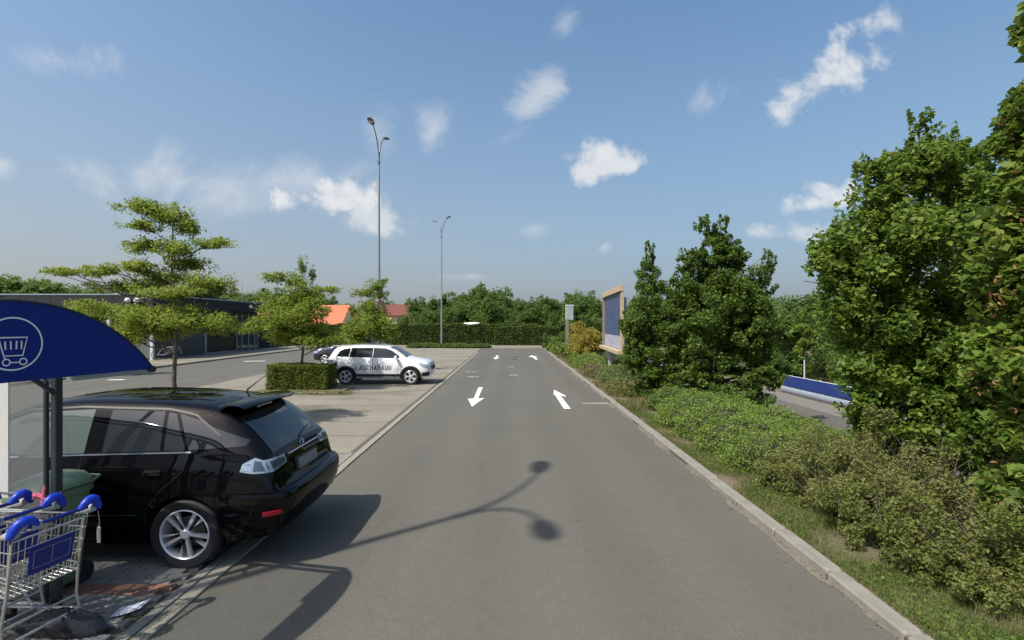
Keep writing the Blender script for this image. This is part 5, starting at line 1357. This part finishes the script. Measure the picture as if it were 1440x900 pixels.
# clipped hedge block in the bed
def hedge(name, x0, x1, y0, y1, z1, n, L, W, mat, label, wav=.05, group=None, cat='hedge', z0=.05, seed=1):
    root = empty(name, ((x0+x1)/2, (y0+y1)/2, 0), 0, label, cat, group)
    cx, cy = (x0+x1)/2, (y0+y1)/2
    areas = [(x1-x0)*(z1-z0), (x1-x0)*(z1-z0)*.5, (y1-y0)*(z1-z0), (y1-y0)*(z1-z0), (x1-x0)*(y1-y0)]
    a = np.array(areas)/sum(areas); out = []
    for k, f in enumerate(a):
        m = int(n*f); u, v = rng.uniform(0, 1, m), rng.uniform(0, 1, m); d = np.abs(rng.normal(0, .06, m))
        if k < 2: p = np.stack([x0+(x1-x0)*u, np.full(m, y0 if k == 0 else y1)+(d if k == 0 else -d), z0+(z1-z0)*v], 1)
        elif k < 4: p = np.stack([np.full(m, x0 if k == 2 else x1)+(d if k == 2 else -d), y0+(y1-y0)*u, z0+(z1-z0)*v], 1)
        else: p = np.stack([x0+(x1-x0)*u, y0+(y1-y0)*v, z1-d], 1)
        out.append(p)
    P = np.concatenate(out)
    w = wav*(np.sin(P[:, 0]*1.9+seed)+np.sin(P[:, 0]*4.3+P[:, 1]*3+seed*2)*.6+np.sin(P[:, 2]*5+P[:, 0]*2.7))
    P[:, 2] += w*np.clip(P[:, 2]/z1, 0, 1); P[:, 1] += w*.6*np.sign(P[:, 1]-cy)
    P += rng.normal(0, .02, P.shape); P[:, 2] = np.maximum(P[:, 2], .04)
    P[:, 0] -= cx; P[:, 1] -= cy
    link_mesh('foliage', quads_mesh('foliage', leaf_quads(P, L, W), mat), root)
    c = MB(); i_ = .10+wav; c.box(x0+i_-cx, x1-i_-cx, y0+i_-cy, y1-i_-cy, 0, z1-i_, .05); c.build('light_block_core', M['core'], root)  # added dark box behind the leaves, keeps light from passing through
    return root
hedge('clipped_hedge', -8.95, -6.75, 18.6, 19.8, .98, 16000, .06, .035, M['leaf_lime'], 'square clipped bright green hedge block beside the white car', .02)
hedge('long_hedge', -30, 2.7, 59.6, 61.2, 2.42, 42000, .17, .10, M['leaf_hedge'], 'long dark green hedge closing the far end of the car park', .05)
hedge('long_hedge', -2.0, 6.0, 58.7, 59.5, 2.15, 9000, .16, .09, M['leaf_hedge'], 'darker right hand piece of hedge at the end of the road', .07, z0=.05)
# low ground cover bed at the far end
def mound(name, clumps, n, L, W, mat, label, cat='shrub', group=None, sub=60, subr=.16, **kw):
    c0 = clumps[0]; bx_, by_ = c0[0], c0[1]; bz_ = ground_h(bx_, by_)
    root = empty(name, (bx_, by_, bz_), 0, label, cat, group)
    cl = [(c[0]-bx_, c[1]-by_, c[2]-bz_, c[3], c[4], c[5]) for c in clumps]
    # leaves on the surface of each mound
    C = np.array(cl); wt = (C[:, 3]*C[:, 4]*C[:, 5])**(2/3); wt /= wt.sum(); out = []
    for c, w in zip(C, wt):
        m = max(10, int(n*w)); d = rng.normal(size=(m, 3)); d /= np.linalg.norm(d, axis=1, keepdims=True); d[:, 2] = np.abs(d[:, 2])*1.0 - .25*(rng.uniform(size=m) < .25)
        ph = rng.uniform(0, 6, 4)
        lump = 1+.07*np.sin(d[:, 0]*9+ph[0])*np.sin(d[:, 1]*8+ph[1])+.05*np.sin(d[:, 2]*15+d[:, 0]*11+ph[2])
        r = lump[:, None]*rng.uniform(.80, 1.05, size=(m, 1))
        out.append(d*r*c[3:6]+c[:3])
    P = np.concatenate(out)
    gz = np.array([ground_h(x+bx_, y+by_) for x, y in P[:, :2]])-bz_
    P = P[P[:, 2] > gz+.0]
    link_mesh('foliage', quads_mesh('foliage', leaf_quads(P, L, W, **kw), mat), root)
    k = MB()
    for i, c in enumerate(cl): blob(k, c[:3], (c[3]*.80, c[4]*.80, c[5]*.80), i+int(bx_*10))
    k.build('light_block_core', M['core'], root, smooth=60)  # added dark blobs under the leaf shell, they stop light inside the shrub
    return root
mound('shrub_bed', [(-7 + 1.15*i-3.0, 53.4+.3*math.sin(i), .12, .95, 1.6, .34+.06*math.sin(i*2.1)) for i in range(7)], 15000, .13, .07, M['leaf_hedge'], 'low dark shrub bed at the foot of the farther lamp', 'shrub bed')
mound('shrub', [(-17.5, 55, .1, 1.6, 1.2, .55), (-15.6, 55.5, .1, 1.2, 1.0, .4)], 5000, .14, .07, M['leaf_hedge'], 'low dark shrub before the far hedge, left of the white car', 'shrub')

# right verge
mound('round_shrub', [(4.5, 12.1, .2, 1.0, 1.15, .68), (5.3, 12.6, .05, 1.0, 1.1, .68), (4.5, 10.9, .15, 1.0, 1.0, .66), (5.6, 11.4, .0, 1.0, 1.0, .66), (4.55, 9.8, .1, 1.0, .95, .62), (5.8, 10.2, -.1, 1.0, 1.0, .66)], 60000, .045, .026, M['leaf_cover'], 'rounded pale green clipped shrub mass at the kerb, before the lower road')
mound('round_shrub', [(4.6, 8.7, .1, 1.0, .95, .56), (6.2, 9.3, -.25, 1.2, 1.1, .72), (5.6, 7.9, -.05, .9, .8, .50)], 36000, .042, .024, M['leaf_cover'], 'lower pale green shrub in front of the big leafy tree, joined to the rounded one')
def scrub(name, clumps, n, L, W, mat, label, stems=60, **kw):
    c0 = clumps[0]; bx_, by_ = c0[0], c0[1]; bz_ = ground_h(bx_, by_)
    root = empty(name, (bx_, by_, bz_), 0, label, 'shrub')
    cl = [(c[0]-bx_, c[1]-by_, c[2]-bz_, c[3], c[4], c[5]) for c in clumps]
    foliage('foliage', cl, n, L, W, mat, root, zmin=0.0, sub=40, subr=.22, lo=.1, **kw)
    s = MB()
    for k in range(stems):
        c = random.choice(cl); a = random.uniform(0, 6.28); f = random.uniform(.3, 1)
        p0 = (c[0]+random.uniform(-.3, .3)*c[3], c[1]+random.uniform(-.3, .3)*c[4], 0); p1 = (c[0]+c[3]*f*math.cos(a), c[1]+c[4]*f*math.sin(a), c[2]+c[5]*random.uniform(.2, .9))
        limb(s, p0, p1, .007, .002, .07, 4, 4)
    s.build('stems', M['bark_pale'], root)
    return root
scrub('brown_scrub', [(4.4, 6.9, .25, .75, .85, .72), (4.9, 6.3, .32, .85, .8, .95), (4.35, 7.8, .28, .78, .7, .72), (5.1, 7.3, .35, .85, .8, .98), (4.2, 6.0, .25, .55, .6, .62), (5.7, 6.8, .3, .8, .8, .8)], 52000, .042, .020, M['leaf_scrub'], 'thin brownish scrub behind the kerb, under the big leafy tree', 110)
scrub('green_scrub', [(4.0, 5.9, .25, .45, .55, .50), (4.05, 6.8, .25, .45, .6, .50), (4.15, 5.05, .28, .45, .50, .55), (4.65, 4.75, .32, .55, .5, .62), (4.05, 4.5, .2, .36, .38, .38), (4.1, 5.5, .25, .45, .5, .52), (3.9, 4.95, .2, .32, .4, .36), (3.9, 7.5, .2, .4, .5, .38)], 54000, .040, .020, M['leaf_olive'], 'olive green bush at the bottom right beside the kerb', 60)
scrub('brown_scrub', [(5.4, 5.6, .2, .75, .7, .6), (5.9, 4.9, .2, .9, .7, .6), (5.0, 5.4, .1, .5, .5, .35)], 16000, .045, .022, M['leaf_scrub'], 'dull brown scrub in the deep shade at the right frame edge', 90)
TA = [(6.6, 8.2, 3.1, 1.45, 1.4, 1.6), (6.6, 8.1, 4.4, .80, .8, .95), (6.42, 8, 5.35, .27, .27, .60), (6.5, 8, 4.95, .5, .5, .4), (6.98, 8.1, 5.1, .24, .28, .55), (7.3, 8.3, 4.3, .6, .6, .8), (7.35, 8.3, 4.95, .40, .45, .55), (7.7, 8.5, 4.2, .6, .6, .8), (5.75, 8, 4.1, .50, .55, .75), (5.48, 8, 4.85, .17, .2, .38), (5.05, 8, 3.45, .50, .55, .75), (5.35, 7.8, 2.6, .62, .7, .62), (5.55, 7.7, 1.9, .55, .6, .50), (6.2, 7.5, 1.6, .75, .7, .65), (6.9, 7.6, 1.3, .8, .7, .7), (4.82, 7.9, 3.35, .30, .35, .45), (7.6, 8.6, 2.6, 1.0, 1.0, 1.2), (6.0, 8.0, 3.4, 1.2, 1.1, 1.2), (5.75, 7.6, 1.25, .70, .7, .55), (6.35, 7.2, .75, .8, .8, .6), (7.1, 7.4, .5, .8, .8, .7), (5.3, 7.7, 1.75, .42, .5, .40), (6.6, 8.2, 2.2, 1.3, 1.2, 1.2), (5.45, 7.8, 1.15, .5, .5, .4), (5.9, 7.9, .8, .7, .6, .5), (5.95, 7.9, 4.5, .5, .5, .6), (6.05, 8, 5.0, .25, .3, .35)]
tree('leafy_tree', (6.5, 8.2, ground_h(6.5, 8.2)), 'big dark green leafy tree with three pointed tops, right of the lower road', 'tree', TA, 80000, .088, .055, M['leaf_big'], M['bark'], .11, zmin=.2, sub=40, subr=.24, lo=.35, hang=.6)
TB = [(6.15, 5.7, 3.3, .78, .8, 1.2), (6.25, 5.7, 4.5, .60, .6, .85), (5.72, 5.6, 3.9, .32, .35, .5), (5.60, 5.5, 2.5, .50, .55, .65), (5.75, 5.5, 1.7, .60, .6, .65), (5.45, 5.3, 1.25, .42, .45, .42), (6.1, 5.3, 1.0, .6, .6, .5), (5.62, 5.6, 5.72, .10, .12, .35), (6.2, 5.8, 5.5, .4, .4, .5), (5.75, 5.6, 4.9, .26, .3, .45), (5.5, 5.6, 3.2, .38, .4, .55), (5.35, 5.45, 1.95, .40, .45, .45), (5.3, 5.2, .75, .5, .5, .40), (5.9, 5.4, 2.4, .7, .7, .8), (5.6, 5.65, 4.5, .28, .3, .40)]
lt = tree('leafy_tree', (6.2, 5.7, ground_h(6.2, 5.7)), 'nearest broad leafed tree at the right frame edge, hung with brown seeds', 'tree', TB, 34000, .12, .078, M['leaf_big'], M['bark'], .10, zmin=.25, sub=38, subr=.25, lo=.35, hang=.7)
Psd = crown_points([(c[0]-6.2, c[1]-5.7-.1, c[2]-ground_h(6.2, 5.7), c[3]*1.05, c[4]*1.05, c[5]) for c in TB[:5]+TB[-5:]], 1700, sub=70, subr=.10, lo=.85)
link_mesh('seed_wings', quads_mesh('seed_wings', leaf_quads(Psd, .06, .022, hang=1.5), M['leaf_brown']), lt)
# hornbeams in the middle distance
MC = [(4.55, 17, 4.75, .20, .22, .50), (4.52, 17, 4.1, .45, .45, .6), (4.62, 17, 3.4, .70, .7, .75), (4.68, 17, 2.5, .90, .9, .9), (4.75, 17, 1.5, .92, .9, .85), (4.85, 16.8, .8, .8, .8, .6), (4.2, 17, 2.2, .55, .5, .6), (4.15, 17, 1.4, .5, .5, .5), (5.2, 17, 2.6, .7, .7, .9), (5.4, 16.8, 1.2, .8, .7, .9), (4.9, 17, .3, .9, .8, .5), (3.95, 17, 2.4, .45, .45, .6), (3.9, 16.9, 1.5, .45, .5, .7)]
tree('hornbeam', (4.7, 17, .05), 'narrow cone shaped dark tree right beside the timber billboard', 'tree', MC, 46000, .080, .052, M['leaf_dark'], M['bark'], .09, sub=36, subr=.24, lo=.4)
MM = [(6.25, 16.6, 5.55, .32, .35, .55), (6.75, 16.6, 5.45, .30, .32, .60), (6.5, 16.5, 4.8, .72, .7, .65), (5.85, 16.5, 4.5, .50, .5, .50), (6.7, 16.5, 3.9, 1.25, 1.1, .95), (5.6, 16.5, 3.4, .60, .6, .9), (6.6, 16.5, 2.8, 1.5, 1.3, 1.1), (8.28, 16.5, 4.5, .22, .28, .48), (8.0, 16.4, 3.85, .42, .5, .55), (7.6, 16.4, 3.1, .80, .7, .75), (7.5, 16.2, 1.9, 1.0, 1.0, .9), (6.2, 16.2, 1.5, 1.1, 1.1, 1.0), (7.95, 16, 1.0, .62, .7, .55), (6.9, 15.9, .7, 1.0, .9, .6), (5.7, 16.0, .8, .7, .7, .6), (6.4, 16.4, 3.2, 1.35, 1.1, 1.3), (7.2, 16.3, 2.4, 1.2, 1, 1.0), (6.3, 16.0, .1, 1.2, .9, .5), (7.4, 16.0, .1, 1.0, .8, .5), (7.0, 16.4, 4.6, .7, .7, .6), (7.85, 16.4, 2.5, .8, .7, .7), (5.3, 16.4, 2.2, .8, .7, .9)]
tree('hornbeam', (6.6, 16.5, ground_h(6.6, 16.5)), 'broad dark green tree with two tops, centre right, beyond the rounded shrub', 'tree', MM, 110000, .085, .055, M['leaf_dark'], M['bark'], .13, sub=40, subr=.22, lo=.4)
for (cx, cy, cz, a, b, c, nm, lb, mt) in ((4.55, 14.6, .1, .7, 1.0, .55, 'verge_shrub', 'dark green bramble shrub at the foot of the cone shaped tree', 'leaf_grass'), (4.4, 20.5, .2, .9, 2.0, .65, 'verge_shrub', 'fresh green shrub below the timber billboard', 'leaf_grass'), (3.95, 24.5, .05, .6, 2.4, .50, 'verge_shrub', 'pale weedy shrub hanging over the kerb before the billboard', 'leaf_straw')):
    mound(nm, [(cx, cy, cz, a, b, c), (cx+.3, cy+.8, cz, a*.8, b*.7, c*.9), (cx-.1, cy-.9, cz, a*.7, b*.6, c*.7)], 9000, .075, .035, M[mt], lb)
scrub('autumn_bush', [(4.5, 31.0, 1.2, .95, 1.2, 1.15), (4.9, 34, 1.4, 1.2, 1.6, 1.3), (5.3, 31.8, 1.1, .9, 1.3, 1.0), (4.3, 33, .8, .8, 1.2, .8), (5.0, 36, 1.4, 1.1, 1.3, 1.2)], 20000, .11, .065, M['leaf_autumn'], 'yellow brown autumn bush between grey sign and billboard', 40)
scrub('pale_bush', [(3.75, 36, .55, .75, 2.0, .65), (3.7, 40, .6, .8, 2.2, .75), (3.9, 32, .4, .6, 1.6, .5), (3.6, 45, .55, .7, 2.5, .7)], 20000, .10, .045, M['leaf_cover'], 'pale grey green bushes along the far right kerb', 40)
scrub('pale_bush', [(4.6, 50, .8, 1.0, 2.5, 1.1), (3.6, 53, .6, .9, 1.6, .9)], 9000, .12, .06, M['leaf_hedge'], 'dark bush at the far right end of the road', 20)
for (cx, cy, a, b, c, lb, mt) in ((4.3, 28.6, .9, 1.8, .75, 'pale bush on the verge just past the billboard', 'leaf_cover'), (3.9, 18.3, .55, 1.1, .42, 'low brown green weeds between kerb and cone shaped tree', 'leaf_scrub'), (5.6, 24.0, 1.0, 2.4, .8, 'dark green bush behind the billboard posts', 'leaf_hedge'), (6.3, 31, 1.3, 3.0, 1.1, 'dark green thicket behind the autumn bush', 'leaf_hedge'), (6.0, 41, 1.5, 4.0, 1.6, 'dark green thicket behind the grey sign', 'leaf_hedge')):
    mound('verge_shrub', [(cx, cy, .1, a, b, c), (cx+.3, cy+b*.8, .1, a*.85, b*.7, c*.9), (cx-.05, cy-b*.8, .1, a*.75, b*.6, c*.75)], 9000, .085, .042, M[mt], lb)
# grass along the verge
def grass(name, pts, h, w, mat, label):
    n = len(pts); a = rng.uniform(0, 6.28, n); lean = rng.normal(0, .35, (n, 2)); hh = h*rng.uniform(.4, 1.2, n)
    d = np.stack([np.cos(a), np.sin(a), np.zeros(n)], 1)*w/2
    P = np.array(pts); top = P + np.stack([lean[:, 0]*hh, lean[:, 1]*hh, hh], 1)
    V4 = np.stack([P-d, P+d, top+d*.25, top-d*.25], 1)
    o = link_mesh(name, quads_mesh(name, V4, mat)); tag(o, label, 'grass', None, 'stuff'); return o
def strip_pts(n, x0, x1, y0, y1, pw=1.0, gap=.45):
    x = x0+(x1-x0)*rng.uniform(0, 1, n)**pw; y = y0+(y1-y0)*rng.uniform(0, 1, n)**1.5
    k = np.sin(x*6.1+y*1.3)+np.sin(y*2.3-x*2.2)+.8*np.sin(y*5.1+1.7)+rng.normal(0, .5, n)
    m = k > gap-.6; x, y = x[m], y[m]
    return np.stack([x, y, [ground_h(a, b) for a, b in zip(x, y)]], 1)
grass('verge_grass', strip_pts(60000, 3.26, 4.7, 2.6, 16, gap=.1), .085, .006, M['leaf_grass'], 'short green grass growing behind the right kerb')
grass('dry_grass', strip_pts(60000, 3.25, 5.6, 2.6, 20, gap=-1.0), .085, .006, M['leaf_straw'], 'dry yellow grass and stalks on the right verge')
grass('bank_grass', strip_pts(14000, 3.2, 8.5, 14, 52, gap=.0), .22, .025, M['leaf_straw'], 'rough pale grass on the bank towards the billboard')
grass('bank_grass', strip_pts(16000, 5.0, 8.4, 4, 20, gap=-.2), .22, .018, M['leaf_straw'], 'rough grass on the slope down to the lower road')
grass('roadside_grass', strip_pts(16000, 13.95, 15.6, 8, 50, gap=-.3), .35, .03, M['leaf_grass'], 'tall grass behind the blue banner')
# clover and low weeds
Pw = strip_pts(12000, 3.3, 4.6, 3.2, 14, gap=.9); Pw[:, 2] += rng.uniform(.01, .06, len(Pw))
o = link_mesh('ground_weeds', quads_mesh('ground_weeds', leaf_quads(Pw, .045, .032, up=1.2), M['leaf_grass'])); tag(o, 'flat green weeds on the soil behind the kerb', 'weeds', None, 'stuff')
# dry leaves and bits in the gutter and on the soil
Pl = np.concatenate([np.stack([rng.uniform(2.8, 3.06, 90)**1.0, rng.uniform(3, 18, 90), np.full(90, .014)], 1), np.stack([3.06-np.abs(rng.normal(0, .03, 500)), rng.uniform(3, 22, 500), np.full(500, .016)], 1), strip_pts(5000, 3.27, 5.2, 3, 12, gap=-1)+np.array([0, 0, .012])])
o = link_mesh('dry_leaves', quads_mesh('dry_leaves', leaf_quads(Pl, .026, .014, up=2.5), M['litter'])); tag(o, 'dry leaves and grit scattered along the right kerb', 'leaf litter', None, 'stuff')
# moss tufts in the paving and scrub at the hedge foot
Pm = np.stack([rng.normal(-3.02, .14, 1500), rng.uniform(3.9, 4.5, 1500), np.full(1500, .026)], 1); Pm[:, 0] -= .30*(rng.uniform(size=1500) < .5)
o = link_mesh('paving_moss', quads_mesh('paving_moss', leaf_quads(Pm[:900], .012, .008, up=1.5), M['leaf_grass'])); tag(o, 'green moss in the paving joints by the paper sheet', 'moss', None, 'stuff')
Pd = np.stack([rng.uniform(-9.3, -5.7, 1800), 18.15+rng.normal(0, .16, 1800), rng.uniform(.01, .12, 1800)], 1)
o = link_mesh('bed_litter', quads_mesh('bed_litter', leaf_quads(Pd, .06, .03, up=1.0), M['leaf_scrub'])); tag(o, 'dry weeds at the foot of the clipped hedge', 'weeds', None, 'stuff')

# ------------------------------------------------------------------ distant trees: few crowns, many trees
def crown_variant(kind, seed):
    r_ = random.Random(seed); cl = []
    if kind == 'round':
        for k in range(20):
            a = r_.uniform(0, 6.28); rad = r_.uniform(0, .30); z = r_.uniform(.10, .84); rad *= 1.2 if z < .6 else .75
            s = r_.uniform(.12, .20); cl.append((rad*math.cos(a), rad*math.sin(a), z, s, s, s*r_.uniform(.8, 1.15)))
    else:
        for k in range(13):
            z = .15+.78*k/12; rad = .17*(1-z)+.03; a = r_.uniform(0, 6.28); s = .19*(1-z)+.055
            cl.append((rad*math.cos(a), rad*math.sin(a), z, s, s, .10))
    P = crown_points(cl, 7000, sub=16, subr=.36, lo=.2)
    return quads_mesh('crown', leaf_quads(P, .036, .026), M['leaf_far'])
VAR = [crown_variant('round', s) for s in range(4)] + [crown_variant('tall', 9)]
tkm = MB(); tkm.tube([(0, 0, -.02), (.004, .003, .3), (-.003, .004, .8)], [.018, .012, .004], 7); TK = tkm.mesh('trunk', 60); TK.materials.append(M['bark'])
ntree = 0
def far_tree(x, y, h, label, group, wide=1.0, v=None, z=None):
    global ntree; ntree += 1
    v = random.randrange(4) if v is None else v
    root = empty('far_tree', (x, y, (ground_h(x, y) if z is None else z)), random.uniform(0, 6.28), label, 'tree', group)
    c = link_mesh('crown', VAR[v], root); t = link_mesh('trunk', TK, root)
    for o in (c, t): o.scale = (h*wide, h*wide, h*1.03)
    return root
gA = 'trees beyond the far hedge'; lA = 'one of the mixed green trees massed beyond the far hedge'
prof = [(586, 427), (593, 423), (600, 421), (615, 424), (628, 419), (645, 412), (660, 410), (672, 404), (686, 402), (697, 408), (708, 413), (722, 424), (736, 421), (750, 422), (765, 417), (778, 421), (790, 424), (805, 416), (818, 413), (830, 424), (845, 428), (862, 424), (880, 428)]
for i, (px, py) in enumerate(prof):
    for k, (dy, dd) in enumerate(((0, 0), (9, 9), (15, -5))):
        Y = 74+dd+random.uniform(-3, 3); X = (px-720+random.uniform(-5, 5))/720*Y; h = 2.5+(455-py-dy)/720*Y
        far_tree(X, Y, max(3.2, h*1.05), lA, gA, random.uniform(.85, 1.2), v=4 if px in (672, 628) and k == 0 else None, z=0)
for px, py in ((556, 424), (548, 430), (535, 432), (520, 432), (505, 430), (490, 428), (476, 428), (570, 425)):
    Y = 100; far_tree((px-720)/720*Y, Y, 2.5+(455-py)/720*Y, 'one of the dark trees behind the red brown roof', 'trees behind the houses', 1.1, z=0)
for k in range(50):
    px = -60+k*11; Y = 110+random.uniform(-8, 14); base = float(np.interp(px, [-60, 0, 30, 60, 100, 150, 300, 330, 420, 470], [384, 389, 388, 397, 405, 406, 412, 410, 408, 422])); py = base+random.uniform(-2, 6)
    far_tree((px-720)/720*Y, Y, 2.5+(455-py)/720*Y, 'one of the trees on the skyline behind the dark store', 'trees behind the store', random.uniform(1.4, 1.9), z=0)
gC = 'trees beyond the lower road'; lC = 'one of the dense trees rising beyond the blue banner'
for row, (Y0, ym) in enumerate(((27, 0), (34, 0), (43, 0), (54, 0))):
    for k in range(14):
        X = 15.6+row*1.5+k*2.3+random.uniform(-.7, .7); Y = Y0+random.uniform(-2.5, 2.5)-k*.25
        gz_ = ground_h(X, Y); top = 2.5+(455-(414 if row < 3 else 408)-random.uniform(-3, 16 if row else 26))/720*Y
        far_tree(X, Y, max(2.4, (top-gz_)*1.03), lC, gC, random.uniform(1.1, 1.4), z=gz_-.3)
for k in range(16):
    X = 7.5+k*1.9+random.uniform(-.6, .6); Y = 62+random.uniform(-3, 6)
    far_tree(X, Y, 2.5+(455-418+random.uniform(-8, 4))/720*Y, lC, gC, random.uniform(.95, 1.3), z=0)
for k in range(8):
    X = 17+k*3.0; Y = 18+random.uniform(-2, 2)+k*.3
    far_tree(X, Y, random.uniform(3.2, 4.2), lC, gC, 1.1, z=ground_h(X, Y)-.1)
sap = tree('sapling', (14.9, 26, -.8), 'slender yellow green sapling standing before the dense trees', 'tree', pxc(26, [(1130, 440, 6, 12), (1124, 460, 9, 8), (1137, 466, 9, 8), (1130, 480, 12, 8), (1122, 492, 8, 6)]), 1800, .13, .055, M['leaf_yellow'], M['bark'], .025, sub=8, subr=.5, lo=.1)
# ivy and undergrowth on the bank beyond the lower road
Pu = crown_points([(15.6+.5*math.sin(i)+i*.12, 13+i*1.6, .0+.35*math.sin(i*1.7), 1.3, 1.4, 1.15) for i in range(24)], 60000, sub=40, subr=.2, lo=.3)
o = link_mesh('undergrowth', quads_mesh('undergrowth', leaf_quads(Pu, .11, .07), M['leaf_far'])); tag(o, 'dense ivy and undergrowth on the bank behind the blue banner', 'undergrowth', None, 'stuff')
print('far trees', ntree, 'pavers', n_p, 'tris', sum(len(o.data.polygons) for o in bpy.data.objects if o.type == 'MESH'))
